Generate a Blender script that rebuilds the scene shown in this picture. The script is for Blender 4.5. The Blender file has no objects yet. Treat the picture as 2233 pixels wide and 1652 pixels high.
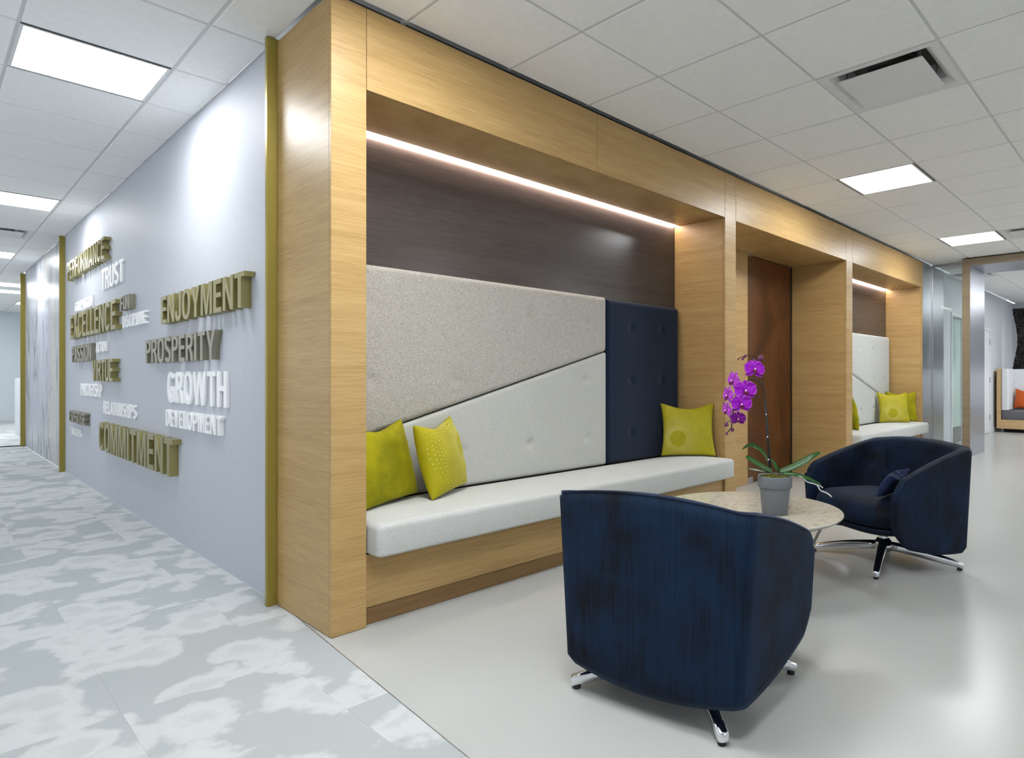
import bpy, bmesh, math, random
from mathutils import Vector, Matrix, noise

random.seed(7)
scene = bpy.context.scene
COL = scene.collection
PI = math.pi

# ------------------------------------------------------------------ camera, world, exposure
CAM_A = math.radians(42.3808)
F_PX, P_U, P_V = 1368.31, 1310.0, 821.0          # focal length and principal point, for a 2233 x 1652 frame
cam_d = bpy.data.cameras.new('camera')
cam_d.sensor_width = 36.0
cam_d.lens = 36.0 * F_PX / 2233.0
cam_d.shift_x = -(P_U - 1116.5) / 2233.0
cam_d.shift_y = -(826.0 - P_V) / 2233.0
cam_d.clip_end = 100
cam = bpy.data.objects.new('camera', cam_d)
COL.objects.link(cam)
cam.location = (0, 0, 1.10)
cam.rotation_euler = (PI / 2, 0, CAM_A - PI / 2)
scene.camera = cam

world = bpy.data.worlds.new('world')
scene.world = world
world.use_nodes = True
world.node_tree.nodes['Background'].inputs[0].default_value = (0.86, 0.93, 1.0, 1)
world.node_tree.nodes['Background'].inputs[1].default_value = 0.55

scene.view_settings.view_transform = 'Standard'
scene.view_settings.look = 'None'
scene.view_settings.gamma = 1.0
scene.view_settings.use_curve_mapping = False
scene.view_settings.exposure = 1.16
PANEL_LIGHT = 18.0        # ceiling panels, W/m2/sr
STRIP_LIGHT = 17.0

# main dimensions (metres)
YF, YB = 2.612, 3.10                      # front of the timber wall, back of its niches
CEIL, HEAD = 2.73, 2.357
XW = 1.19                                 # corridor wall
GX0, GDX, GY0, GDY = 0.930, 0.603, 1.457, 0.6145   # ceiling grid


# ------------------------------------------------------------------ node helpers
def srgb(r, g, b):
    def c(v):
        v /= 255.0
        return v / 12.92 if v <= 0.04045 else ((v + 0.055) / 1.055) ** 2.4
    return (c(r), c(g), c(b), 1.0)


class NT:
    def __init__(self, name):
        self.m = bpy.data.materials.new(name)
        self.m.use_nodes = True
        self.t = self.m.node_tree
        self.p = self.t.nodes['Principled BSDF']
        self.out = self.t.nodes['Material Output']

    def n(self, kind, **kw):
        x = self.t.nodes.new(kind)
        for k, v in kw.items():
            setattr(x, k, v)
        return x

    def l(self, a, b):
        self.t.links.new(a, b)

    def put(self, sock, v):
        if hasattr(v, 'is_output'):
            self.l(v, sock)
        else:
            sock.default_value = v

    def math(self, op, a, b=None, c=None, clamp=False):
        x = self.n('ShaderNodeMath', operation=op, use_clamp=clamp)
        self.put(x.inputs[0], a)
        if b is not None:
            self.put(x.inputs[1], b)
        if c is not None:
            self.put(x.inputs[2], c)
        return x.outputs[0]

    def coords(self, scale=(1, 1, 1), kind='Object', rand=0.0):
        tc = self.n('ShaderNodeTexCoord')
        mp = self.n('ShaderNodeMapping')
        mp.inputs['Scale'].default_value = scale
        src = tc.outputs[kind]
        if rand:
            oi = self.n('ShaderNodeObjectInfo')
            va = self.n('ShaderNodeVectorMath', operation='ADD')
            cx = self.n('ShaderNodeCombineXYZ')
            r = self.math('MULTIPLY', oi.outputs['Random'], rand)
            for i in range(3):
                self.l(r, cx.inputs[i])
            self.l(src, va.inputs[0])
            self.l(cx.outputs[0], va.inputs[1])
            src = va.outputs[0]
        self.l(src, mp.inputs['Vector'])
        return mp.outputs[0]

    def noise(self, vec, scale, detail=3.0, rough=0.55, dist=0.0):
        x = self.n('ShaderNodeTexNoise')
        self.l(vec, x.inputs['Vector'])
        x.inputs['Scale'].default_value = scale
        x.inputs['Detail'].default_value = detail
        x.inputs['Roughness'].default_value = rough
        x.inputs['Distortion'].default_value = dist
        return x.outputs['Fac']

    def ramp(self, fac, stops, interp='LINEAR'):
        x = self.n('ShaderNodeValToRGB')
        cr = x.color_ramp
        cr.interpolation = interp
        while len(cr.elements) < len(stops):
            cr.elements.new(0.5)
        for e, (p, c) in zip(cr.elements, stops):
            e.position = p
            e.color = c
        self.l(fac, x.inputs[0])
        return x.outputs[0]

    def mix(self, fac, a, b, blend='MIX'):
        x = self.n('ShaderNodeMix', data_type='RGBA', blend_type=blend)
        self.put(x.inputs[0], fac)
        self.put(x.inputs[6], a)
        self.put(x.inputs[7], b)
        return x.outputs[2]

    def bump(self, h, strength, dist=0.002):
        x = self.n('ShaderNodeBump')
        x.inputs['Strength'].default_value = strength
        x.inputs['Distance'].default_value = dist
        self.l(h, x.inputs['Height'])
        self.l(x.outputs[0], self.p.inputs['Normal'])

    def set(self, col=None, rough=None, metal=None, spec=None, sheen=None, coat=None):
        p = self.p
        if col is not None:
            self.put(p.inputs['Base Color'], col)
        if rough is not None:
            self.put(p.inputs['Roughness'], rough)
        if metal is not None:
            self.put(p.inputs['Metallic'], metal)
        if spec is not None:
            self.put(p.inputs['Specular IOR Level'], spec)
        if sheen is not None:
            p.inputs['Sheen Weight'].default_value = sheen[0]
            p.inputs['Sheen Roughness'].default_value = sheen[1]
            p.inputs['Sheen Tint'].default_value = sheen[2]
        if coat is not None:
            p.inputs['Coat Weight'].default_value = coat
            p.inputs['Coat Roughness'].default_value = 0.1
        return self.m


def plain(name, c, rough=0.5, metal=0.0, spec=0.5, bump=0.0, bscale=300):
    t = NT(name)
    v = t.coords()
    f = t.noise(v, 35, 2)
    col = t.mix(f, tuple(x * 0.95 for x in c[:3]) + (1,), tuple(min(1, x * 1.05) for x in c[:3]) + (1,))
    t.set(col, rough, metal, spec)
    if bump:
        t.bump(t.noise(v, bscale, 2), bump)
    return t.m


def wood_mat(name, dark, mid, light, rough):
    t = NT(name)
    a = t.coords((1.5, 1.5, 75), rand=3.0)
    b = t.coords((0.5, 0.5, 11), rand=5.0)
    c = t.coords((8, 8, 400), rand=5.0)
    f1 = t.noise(a, 3.0, 5, 0.65, 0.3)
    f2 = t.noise(b, 1.6, 3, 0.5)
    f3 = t.noise(c, 2.0, 3, 0.6)
    s = t.math('ADD', t.math('MULTIPLY', f1, 0.55), t.math('MULTIPLY', f2, 0.25))
    s = t.math('ADD', s, t.math('MULTIPLY', f3, 0.2))
    col = t.ramp(s, [(0.36, dark), (0.5, mid), (0.64, light)])
    t.set(col, rough, 0, 0.38)
    t.bump(f3, 0.05, 0.001)
    return t.m


M = {}
M['wood'] = wood_mat('oak_veneer', srgb(162, 128, 79), srgb(183, 150, 97), srgb(198, 167, 114), 0.38)
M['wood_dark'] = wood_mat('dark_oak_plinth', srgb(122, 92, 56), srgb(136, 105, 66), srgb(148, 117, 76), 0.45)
M['taupe'] = wood_mat('taupe_veneer', srgb(68, 60, 57), srgb(79, 71, 67), srgb(89, 80, 75), 0.22)
M['wall'] = plain('painted_wall', srgb(194, 197, 205), 0.55, 0, 0.2, 0.03, 500)
M['wall_white'] = plain('white_wall', srgb(214, 217, 222), 0.6)
M['dark'] = plain('dark_reveal', srgb(30, 28, 27), 0.8)
M['tile'] = plain('ceiling_tile', srgb(242, 242, 240), 0.95, 0, 0.1, 0.1, 700)
M['grid'] = plain('ceiling_grid', srgb(206, 207, 206), 0.6)
M['white_metal'] = plain('white_painted_metal', srgb(222, 223, 223), 0.45)
M['gold'] = plain('gold_anodised', srgb(158, 142, 68), 0.38, 0.5, 0.5)
M['gold_letter'] = plain('gold_letter', srgb(152, 143, 92), 0.32, 0.5, 0.5)
M['bronze_letter'] = plain('bronze_letter', srgb(146, 140, 122), 0.34, 0.5, 0.5)
M['white_letter'] = plain('white_letter', srgb(250, 251, 252), 0.35)
M['chrome'] = plain('chrome', srgb(232, 233, 236), 0.1, 1.0)
M['steel'] = plain('satin_steel', srgb(190, 190, 192), 0.3, 1.0)
M['rubber'] = plain('black_rubber', srgb(25, 25, 27), 0.7)
M['black_gap'] = plain('black_edge', srgb(14, 13, 14), 0.4)
M['pot'] = plain('grey_planter', srgb(112, 116, 121), 0.6, 0, 0.4, 0.15, 250)
M['stake'] = plain('dark_stem', srgb(26, 34, 33), 0.65)
M['bud'] = plain('orchid_bud', srgb(104, 42, 88), 0.5)
M['column'] = plain('orchid_column', srgb(235, 215, 235), 0.4)
M['lip'] = plain('orchid_lip', srgb(120, 8, 66), 0.45)
M['root'] = plain('pale_root', srgb(206, 208, 205), 0.6)
M['table_metal'] = plain('table_metal', srgb(176, 176, 170), 0.35, 0.7)
M['orange'] = plain('orange_cloth', srgb(206, 98, 48), 0.85, 0, 0.2)
M['grey_cloth'] = plain('grey_cloth', srgb(105, 105, 108), 0.9, 0, 0.2, 0.4, 200)
M['white_cloth'] = plain('white_cloth', srgb(226, 228, 232), 0.9, 0, 0.2)
M['light_wood'] = wood_mat('light_oak', srgb(186, 150, 104), srgb(204, 170, 124), srgb(216, 184, 140), 0.4)
M['portal_wood_shaded'] = wood_mat('portal_veneer_shaded', srgb(120, 104, 82), srgb(134, 118, 95), srgb(146, 130, 106), 0.4)  # greyed veneer: shade of the face turned from the light, in its colour
M['door_white'] = plain('white_door', srgb(232, 234, 238), 0.4)


def emission(name, c, s):
    t = NT(name)
    e = t.n('ShaderNodeEmission')
    e.inputs[0].default_value = c
    e.inputs[1].default_value = s
    t.l(e.outputs[0], t.out.inputs[0])
    return t.m


M['panel_light'] = emission('panel_light', (0.955, 0.98, 1.0, 1), PANEL_LIGHT)
M['panel_light_soft'] = emission('panel_light_soft', (0.955, 0.98, 1.0, 1), PANEL_LIGHT * 0.6)
M['strip_light'] = emission('strip_light', (1.0, 0.85, 0.79, 1), STRIP_LIGHT)


def linen(name, base, fleck, rough=0.9):
    t = NT(name)
    v = t.coords()
    f = t.noise(v, 210, 3, 0.7)
    f2 = t.noise(v, 9, 2)
    col = t.ramp(f, [(0.34, fleck), (0.46, base), (0.7, tuple(min(1, c * 1.06) for c in base[:3]) + (1,))])
    col = t.mix(t.math('MULTIPLY', f2, 0.25), col, fleck)
    t.set(col, rough, 0, 0.15, (0.15, 0.5, (1, 1, 1, 1)))
    t.bump(t.noise(v, 500, 2), 0.25, 0.001)
    return t.m


M['linen'] = linen('pale_linen', srgb(198, 200, 196), srgb(168, 170, 166))
M['linen_pad'] = linen('grey_linen', srgb(196, 196, 190), srgb(172, 172, 165))
M['navy_wool'] = linen('navy_wool', srgb(21, 37, 58), srgb(15, 28, 46))


def boucle():
    t = NT('boucle')
    v = t.coords()
    w = t.n('ShaderNodeTexVoronoi')
    t.l(v, w.inputs['Vector'])
    w.inputs['Scale'].default_value = 170
    f = t.noise(v, 130, 4, 0.7, 1.5)
    h = t.math('SUBTRACT', f, t.math('MULTIPLY', w.outputs['Distance'], 0.7))
    col = t.ramp(f, [(0.36, srgb(170, 164, 153)), (0.5, srgb(206, 201, 191)), (0.66, srgb(224, 220, 212))])
    t.set(col, 0.95, 0, 0.1, (0.2, 0.5, (1, 1, 1, 1)))
    t.bump(h, 1.0, 0.006)
    return t.m


M['boucle'] = boucle()


def velvet(name, dark, light, sheen_c, streak=True, sheen=0.6):
    t = NT(name)
    a = t.coords((42, 42, 1.6))
    b = t.coords((1, 1, 1))
    f1 = t.noise(a, 2.2, 4, 0.7)
    f2 = t.noise(b, 5.5, 3, 0.6)
    s = t.math('ADD', t.math('MULTIPLY', f1, 0.45), t.math('MULTIPLY', f2, 0.55)) if streak else f2
    col = t.ramp(s, [(0.38, dark), (0.62, light)])
    t.set(col, 0.75, 0, 0.2, (sheen, 0.35, sheen_c))
    t.bump(f2, 0.15, 0.01)
    return t.m


M['velvet'] = velvet('navy_velvet', srgb(5, 10, 17), srgb(13, 36, 62), srgb(84, 116, 150), True, 0.16)
M['velvet_piping'] = velvet('navy_piping', srgb(16, 22, 36), srgb(30, 40, 62), srgb(150, 165, 190), False, 0.8)
M['lime'] = velvet('lime_velvet', srgb(128, 124, 4), srgb(160, 152, 8), srgb(210, 205, 90), False, 0.5)


def ribbed():
    t = NT('ribbed_navy')
    w = t.n('ShaderNodeTexWave', bands_direction='Z')
    t.l(t.coords(), w.inputs['Vector'])
    w.inputs['Scale'].default_value = 45
    col = t.ramp(w.outputs['Fac'], [(0.2, srgb(16, 24, 46)), (0.8, srgb(40, 56, 96))])
    t.set(col, 0.85, 0, 0.2)
    t.bump(w.outputs['Fac'], 0.5, 0.003)
    return t.m


M['ribbed'] = ribbed()


def dotted_lime(name, cx, cz, size):
    """lime cloth printed with rings of small pale dots round a plain disc at (cx, cz)"""
    t = NT(name)
    tc = t.n('ShaderNodeTexCoord')
    sp = t.n('ShaderNodeSeparateXYZ')
    t.l(tc.outputs['Object'], sp.inputs[0])
    x = t.math('SUBTRACT', sp.outputs[0], cx)
    z = t.math('SUBTRACT', sp.outputs[2], cz)
    r = t.math('SQRT', t.math('ADD', t.math('MULTIPLY', x, x), t.math('MULTIPLY', z, z)))
    th = t.math('ARCTAN2', z, x)
    rr = t.math('MULTIPLY', t.math('LOGARITHM', t.math('ADD', r, 0.02), 2.718), 11.4)
    row = t.math('FLOOR', rr)
    u = t.math('ADD', t.math('MULTIPLY', th, 72 / (2 * PI)), t.math('MULTIPLY', row, 0.5))
    fu = t.math('SUBTRACT', t.math('FRACT', u), 0.5)
    fv = t.math('SUBTRACT', t.math('FRACT', rr), 0.5)
    d = t.math('SQRT', t.math('ADD', t.math('MULTIPLY', fu, fu), t.math('MULTIPLY', fv, fv)))
    dot = t.math('LESS_THAN', d, t.math('MINIMUM', t.math('DIVIDE', 0.030, t.math('ADD', r, 0.005)), 0.32))
    dot = t.math('MULTIPLY', dot, t.math('MULTIPLY', t.math('GREATER_THAN', r, size), t.math('LESS_THAN', r, 0.315)))
    fade = t.noise(t.coords(), 7, 2)
    fade = t.math('MULTIPLY', t.math('SUBTRACT', fade, 0.33, clamp=True), 3.0, clamp=True)
    dot = t.math('MULTIPLY', dot, t.math('MULTIPLY_ADD', fade, 0.5, 0.5))
    col = t.mix(t.noise(t.coords(), 9, 2), srgb(150, 142, 6), srgb(182, 172, 14))
    col = t.mix(dot, col, srgb(226, 220, 148))
    t.set(col, 0.6, 0, 0.3, (0.3, 0.4, srgb(220, 215, 120)))
    return t.m


def carpet():
    t = NT('carpet_pattern')
    gp_ = t.n('ShaderNodeNewGeometry')
    oi = t.n('ShaderNodeObjectInfo')
    va = t.n('ShaderNodeVectorMath', operation='ADD')
    cx = t.n('ShaderNodeCombineXYZ')
    off = t.math('MULTIPLY', t.math('GREATER_THAN', oi.outputs['Random'], 0.55), t.math('MULTIPLY', oi.outputs['Random'], 40.0))
    for i_ in range(2):
        t.l(off, cx.inputs[i_])
    t.l(gp_.outputs['Position'], va.inputs[0])
    t.l(cx.outputs[0], va.inputs[1])
    a = va.outputs[0]
    warp = t.n('ShaderNodeTexNoise')
    t.l(a, warp.inputs['Vector'])
    warp.inputs['Scale'].default_value = 5.0
    warp.inputs['Detail'].default_value = 3.0
    sub = t.n('ShaderNodeVectorMath', operation='SUBTRACT')
    t.l(warp.outputs['Color'], sub.inputs[0])
    sub.inputs[1].default_value = (0.5, 0.5, 0.5)
    scl = t.n('ShaderNodeVectorMath', operation='SCALE')
    t.l(sub.outputs[0], scl.inputs[0])
    scl.inputs['Scale'].default_value = 0.30
    wv = t.n('ShaderNodeVectorMath', operation='ADD')
    t.l(a, wv.inputs[0])
    t.l(scl.outputs[0], wv.inputs[1])
    vo = t.n('ShaderNodeTexVoronoi', voronoi_dimensions='2D')
    t.l(wv.outputs[0], vo.inputs['Vector'])
    vo.inputs['Scale'].default_value = 3.6
    vo.inputs['Randomness'].default_value = 0.95
    fine = t.noise(t.coords(), 420, 3, 0.8)
    med = t.noise(a, 30, 3, 0.7)
    dd = t.math('ADD', vo.outputs['Distance'], t.math('MULTIPLY', t.math('SUBTRACT', med, 0.5), 0.26))
    g = t.noise(a, 4.0, 2, 0.5)
    keep = t.math('MULTIPLY_ADD', t.math('SUBTRACT', g, 0.5), 0.9, 0.0)
    dd = t.math('SUBTRACT', dd, keep)
    mask = t.ramp(dd, [(0.0, (0.55, 0.55, 0.55, 1)), (0.10, (0.62, 0.62, 0.62, 1)), (0.24, (1, 1, 1, 1)), (0.42, (0.85, 0.85, 0.85, 1)), (0.53, (0, 0, 0, 1))])
    col = t.mix(mask, srgb(182, 187, 188), srgb(210, 213, 213))
    col = t.mix(t.math('MULTIPLY', t.math('SUBTRACT', fine, 0.4, clamp=True), 1.3), col, srgb(122, 130, 132))
    t.set(col, 0.97, 0, 0.05)
    t.bump(fine, 0.5, 0.004)
    return t.m


M['carpet'] = carpet()


def epoxy():
    t = NT('epoxy_floor')
    v = t.coords()
    f = t.noise(v, 1.3, 3)
    col = t.mix(f, srgb(173, 174, 171), srgb(183, 184, 181))
    sp = t.math('LESS_THAN', t.noise(v, 90, 1), 0.23)
    col = t.mix(t.math('MULTIPLY', sp, 0.3), col, srgb(150, 148, 142))
    t.set(col, 0.25, 0, 0.28)
    t.bump(t.noise(v, 5, 2), 0.02, 0.01)
    return t.m


M['epoxy'] = epoxy()


def mural():
    t = NT('ink_mural')
    a = t.coords((1, 1.0, 0.28))
    b = t.coords((1, 1.3, 0.5))
    f = t.noise(a, 2.2, 5, 0.62, 1.0)
    v = t.math('ABSOLUTE', t.math('SUBTRACT', f, 0.5))
    vein = t.ramp(v, [(0.0, (1, 1, 1, 1)), (0.018, (0.8, 0.8, 0.8, 1)), (0.045, (0, 0, 0, 1))])
    m = t.noise(b, 1.3, 3)
    mask = t.ramp(m, [(0.44, (0, 0, 0, 1)), (0.56, (1, 1, 1, 1))])
    k = t.math('MULTIPLY', vein, mask)
    blot = t.ramp(t.noise(t.coords((1, 2.0, 0.45)), 2.0, 3), [(0.63, (0, 0, 0, 1)), (0.66, (1, 1, 1, 1))])
    warm = t.ramp(t.noise(b, 0.6, 2), [(0.45, (0, 0, 0, 1)), (0.62, (1, 1, 1, 1))])
    col = t.mix(warm, srgb(186, 190, 200), srgb(204, 200, 188))
    col = t.mix(t.math('MULTIPLY', k, 0.85), col, srgb(84, 92, 98))
    col = t.mix(t.math('MULTIPLY', blot, 0.8), col, srgb(82, 92, 100))
    t.set(col, 0.32, 0, 0.35)
    return t.m


M['mural'] = mural()


def patina():
    t = NT('rust_patina')
    a = t.coords((1, 1, 0.55))
    f = t.noise(a, 1.6, 5, 0.6, 0.8)
    g = t.noise(t.coords(), 6, 4)
    s = t.math('ADD', t.math('MULTIPLY', f, 0.8), t.math('MULTIPLY', g, 0.2))
    col = t.ramp(s, [(0.40, srgb(66, 36, 16)), (0.5, srgb(92, 50, 22)), (0.58, srgb(98, 64, 38)), (0.7, srgb(80, 58, 38))])
    t.set(col, 0.28, 0, 0.5)
    return t.m


M['patina'] = patina()


def quartz():
    t = NT('quartz_top')
    v = t.coords((1, 2.2, 1))
    f = t.noise(v, 22, 6, 0.75, 0.6)
    g = t.noise(t.coords(), 6, 3)
    col = t.ramp(f, [(0.32, srgb(112, 106, 98)), (0.40, srgb(180, 172, 158)), (0.46, srgb(199, 195, 184)), (0.7, srgb(207, 204, 195))])
    col = t.mix(t.math('MULTIPLY', g, 0.3), col, srgb(196, 186, 166))
    t.set(col, 0.12, 0, 0.5)
    return t.m


M['quartz'] = quartz()


def brushed(name, c, rough):
    t = NT(name)
    f = t.noise(t.coords((60, 60, 0.4)), 3, 3)
    col = t.mix(f, tuple(x * 0.92 for x in c[:3]) + (1,), c)
    t.set(col, rough, 0.85, 0.5)
    return t.m


M['brushed'] = brushed('brushed_aluminium', srgb(196, 199, 206), 0.32)
M['jamb'] = brushed('veneer_sheen', srgb(186, 189, 198), 0.34)  # silver grey paints the grazing reflection on the portal's veneer


def leaf_mat():
    t = NT('orchid_leaf')
    f = t.noise(t.coords((1, 1, 1)), 25, 2)
    col = t.mix(f, srgb(22, 66, 14), srgb(46, 100, 28))
    t.set(col, 0.35, 0, 0.5)
    return t.m


M['leaf'] = leaf_mat()


def moss_mat():
    t = NT('moss')
    f = t.noise(t.coords(), 90, 3)
    col = t.ramp(f, [(0.35, srgb(52, 40, 20)), (0.5, srgb(92, 92, 32)), (0.65, srgb(140, 140, 56))])
    t.set(col, 0.95, 0, 0.1)
    return t.m


M['moss'] = moss_mat()


def petal_mat(name, core, edge):
    t = NT(name)
    at = t.n('ShaderNodeAttribute', attribute_name='rim')
    f = t.ramp(at.outputs['Fac'], [(0.0, core), (0.80, core), (0.97, edge)])
    t.set(f, 0.5, 0, 0.3, (0.2, 0.4, (1, 0.7, 1, 1)))
    t.p.inputs['Subsurface Weight'].default_value = 0.15
    t.p.inputs['Subsurface Radius'].default_value = (0.004, 0.002, 0.004)
    return t.m


M['petal'] = petal_mat('orchid_petal', srgb(158, 10, 190), srgb(206, 90, 224))
M['petal_pale'] = petal_mat('orchid_petal_pale', srgb(176, 56, 196), srgb(200, 110, 216))
M['petal_dark'] = petal_mat('orchid_petal_dark', srgb(112, 6, 128), srgb(180, 70, 196))


def glass():
    t = NT('clear_glass')
    tr = t.n('ShaderNodeBsdfTransparent')
    tr.inputs[0].default_value = (0.93, 0.965, 0.955, 1)
    gl = t.n('ShaderNodeBsdfGlossy')
    gl.inputs['Roughness'].default_value = 0.03
    fr = t.n('ShaderNodeFresnel')
    fr.inputs[0].default_value = 1.22
    mx = t.n('ShaderNodeMixShader')
    t.l(fr.outputs[0], mx.inputs[0])
    t.l(tr.outputs[0], mx.inputs[1])
    t.l(gl.outputs[0], mx.inputs[2])
    t.l(mx.outputs[0], t.out.inputs[0])
    return t.m


M['glass'] = glass()


def screen_mat():
    t = NT('dark_lace_screen')
    v = t.coords()
    w = t.n('ShaderNodeTexVoronoi', feature='DISTANCE_TO_EDGE')
    t.l(v, w.inputs['Vector'])
    w.inputs['Scale'].default_value = 14
    f = t.noise(v, 30, 4, 0.7, 2.0)
    col = t.ramp(f, [(0.42, srgb(22, 21, 22)), (0.52, srgb(48, 46, 46)), (0.6, srgb(120, 116, 112))])
    t.set(col, 0.8, 0, 0.2)
    t.bump(f, 0.8, 0.02)
    return t.m


M['screen'] = screen_mat()


# ------------------------------------------------------------------ object helpers
def link(name, me, mat=None, parent=None, smooth=False):
    if mat is not None and not me.materials:
        me.materials.append(M[mat] if isinstance(mat, str) else mat)
    if smooth:
        for p in me.polygons:
            p.use_smooth = True
    o = bpy.data.objects.new(name, me)
    COL.objects.link(o)
    if parent is not None:
        o.parent = parent
    return o


def from_bm(name, bm, mat, parent=None, smooth=False):
    me = bpy.data.meshes.new(name)
    bmesh.ops.recalc_face_normals(bm, faces=bm.faces)
    bm.to_mesh(me)
    bm.free()
    return link(name, me, mat, parent, smooth)


def empty(name, loc, rz=0.0):
    o = bpy.data.objects.new(name, None)
    o.empty_display_size = 0.1
    COL.objects.link(o)
    o.location = loc
    o.rotation_euler = (0, 0, rz)
    return o


def tag(o, label=None, cat=None, group=None, kind=None):
    if label:
        o['label'] = label
    if cat:
        o['category'] = cat
    if group:
        o['group'] = group
    if kind:
        o['kind'] = kind
    return o


def add_box(bm, a, b, bevel=0.0, seg=1):
    """box between corners a and b"""
    r = bmesh.ops.create_cube(bm, size=1.0)
    vs = r['verts']
    for v in vs:
        v.co = Vector([a[i] + (b[i] - a[i]) * (v.co[i] + 0.5) for i in range(3)])
    if bevel:
        es = list({e for v in vs for e in v.link_edges})
        bmesh.ops.bevel(bm, geom=es, offset=bevel, segments=seg, profile=0.5, affect='EDGES', clamp_overlap=True)


def box(name, a, b, mat, parent=None, bevel=0.0, seg=1, smooth=False):
    bm = bmesh.new()
    add_box(bm, a, b, bevel, seg)
    return from_bm(name, bm, mat, parent, smooth)


def add_tube(bm, pts, radii, n=10, cap=True):
    pts = [Vector(p) for p in pts]
    if not isinstance(radii, (list, tuple)):
        radii = [radii] * len(pts)
    rings = []
    up = Vector((0.13, 0.27, 0.95)).normalized()
    for i, p in enumerate(pts):
        d = (pts[min(i + 1, len(pts) - 1)] - pts[max(i - 1, 0)]).normalized()
        s = d.cross(up)
        if s.length < 1e-3:
            s = d.cross(Vector((1, 0, 0)))
        s.normalize()
        t = s.cross(d).normalized()
        rings.append([bm.verts.new(p + (s * math.cos(2 * PI * k / n) + t * math.sin(2 * PI * k / n)) * radii[i]) for k in range(n)])
    for a, b in zip(rings, rings[1:]):
        for k in range(n):
            bm.faces.new((a[k], a[(k + 1) % n], b[(k + 1) % n], b[k]))
    if cap:
        bm.faces.new(rings[0][::-1])
        bm.faces.new(rings[-1])


def add_lathe(bm, prof, n=48, c=(0, 0, 0)):
    rings = []
    for r, z in prof:
        if r < 1e-6:
            rings.append([bm.verts.new((c[0], c[1], c[2] + z))])
        else:
            rings.append([bm.verts.new((c[0] + r * math.cos(2 * PI * k / n), c[1] + r * math.sin(2 * PI * k / n), c[2] + z)) for k in range(n)])
    for a, b in zip(rings, rings[1:]):
        for k in range(n):
            q = [a[k % len(a)], a[(k + 1) % len(a)], b[(k + 1) % len(b)], b[k % len(b)]]
            u = []
            for v in q:
                if v not in u:
                    u.append(v)
            if len(u) > 2:
                bm.faces.new(u)


def lathe(name, prof, mat, parent=None, n=48, smooth=True, c=(0, 0, 0)):
    bm = bmesh.new()
    add_lathe(bm, prof, n, c)
    return from_bm(name, bm, mat, parent, smooth)


def add_grid(bm, P, closed_u=False):
    """P[i][j] -> Vector; quads between neighbours"""
    V = [[bm.verts.new(p) for p in row] for row in P]
    for a, b in zip(V, V[1:]):
        m = len(a)
        for j in range(m if closed_u else m - 1):
            bm.faces.new((a[j], a[(j + 1) % m], b[(j + 1) % m], b[j]))
    return V


def smooth_by_angle(o, deg=40):
    me = o.data
    for p in me.polygons:
        p.use_smooth = True
    bm = bmesh.new()
    bm.from_mesh(me)
    for e in bm.edges:
        if len(e.link_faces) == 2 and e.calc_face_angle(0) > math.radians(deg):
            e.smooth = False
    bm.to_mesh(me)
    bm.free()
    return o


def copy_tree(o, parent=None):
    c = o.copy()
    COL.objects.link(c)
    if parent is not None:
        c.parent = parent
    for ch in list(o.children):
        copy_tree(ch, c)
    return c


# ================================================================== SETTING
# floor: seamless resin floor, its edge to the carpet runs slightly askew
def edge_x(y):
    return XW - 0.0704 * (3.064 - y) if y < 3.064 else XW


bm = bmesh.new()
vs = [bm.verts.new(p) for p in ((edge_x(-4), -4, 0), (17.2, -4, 0), (17.2, 3.3, 0), (XW, 3.3, 0), (XW, 3.064, 0))]
bm.faces.new(vs)
ex = bmesh.ops.extrude_face_region(bm, geom=bm.faces[:])
for g in ex['geom']:
    if isinstance(g, bmesh.types.BMVert):
        g.co.z = -0.1
floor = tag(from_bm('floor', bm, 'epoxy'), kind='structure', label='glossy pale grey resin floor of the lounge')

# carpet: base slab with loose-laid tiles
cbase = tag(box('floor_2', (-1.7, -4, -0.1), (XW - 0.13, 21.7, -0.006), 'dark'), kind='structure', label='grey and white cloud patterned carpet floor of the corridor')
CT = 0.507
bm = bmesh.new()
add_box(bm, (0.0002, 0.0002, -0.006), (CT - 0.0002, CT - 0.0002, 0.0))
me_ct = bpy.data.meshes.new('carpet_tile')
bm.to_mesh(me_ct)
bm.free()
me_ct.materials.append(M['carpet'])
cx0 = 0.967 - 4 * CT
cy0 = 2.02 - 5 * CT
for j in range(0, 28):
    for i in range(0, 4):
        o = bpy.data.objects.new('carpet_tile', me_ct)
        COL.objects.link(o)
        o.parent = cbase
        o.location = (cx0 + i * CT, cy0 + j * CT, 0)
    # cut tile along the wall / floor edge
    y0, y1 = cy0 + j * CT + 0.0002, cy0 + (j + 1) * CT - 0.0002
    x0 = 0.967 + 0.0002
    bm = bmesh.new()
    poly = [(x0, y0), (edge_x(y0) - 0.001, y0), (edge_x(y1) - 0.001, y1), (x0, y1)]
    if y1 > 3.0:
        poly = [(x0, y0), (XW - 0.001 if y0 > 3.0 else edge_x(y0) - 0.001, y0), (XW - 0.001, y1), (x0, y1)]
    b1 = [bm.verts.new((x, y, 0)) for x, y in poly]
    b0 = [bm.verts.new((x, y, -0.0055)) for x, y in poly]
    bm.faces.new(b1)
    for k in range(4):
        bm.faces.new((b0[k], b0[(k + 1) % 4], b1[(k + 1) % 4], b1[k]))
    o = from_bm('carpet_tile', bm, 'carpet', cbase)
yend = cy0 + 28 * CT
bm = bmesh.new()
add_box(bm, (-1.7, yend, -0.0055), (XW - 0.001, 13.5, 0))
add_box(bm, (-1.7, 13.5, -0.0055), (6, 21.7, 0))
add_box(bm, (-1.7, -4, -0.0055), (edge_x(cy0) - 0.02, cy0, 0))
add_box(bm, (-1.7, cy0, -0.0055), (cx0, yend, 0))
far_c = from_bm('carpet_field', bm, 'carpet', cbase)
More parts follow.
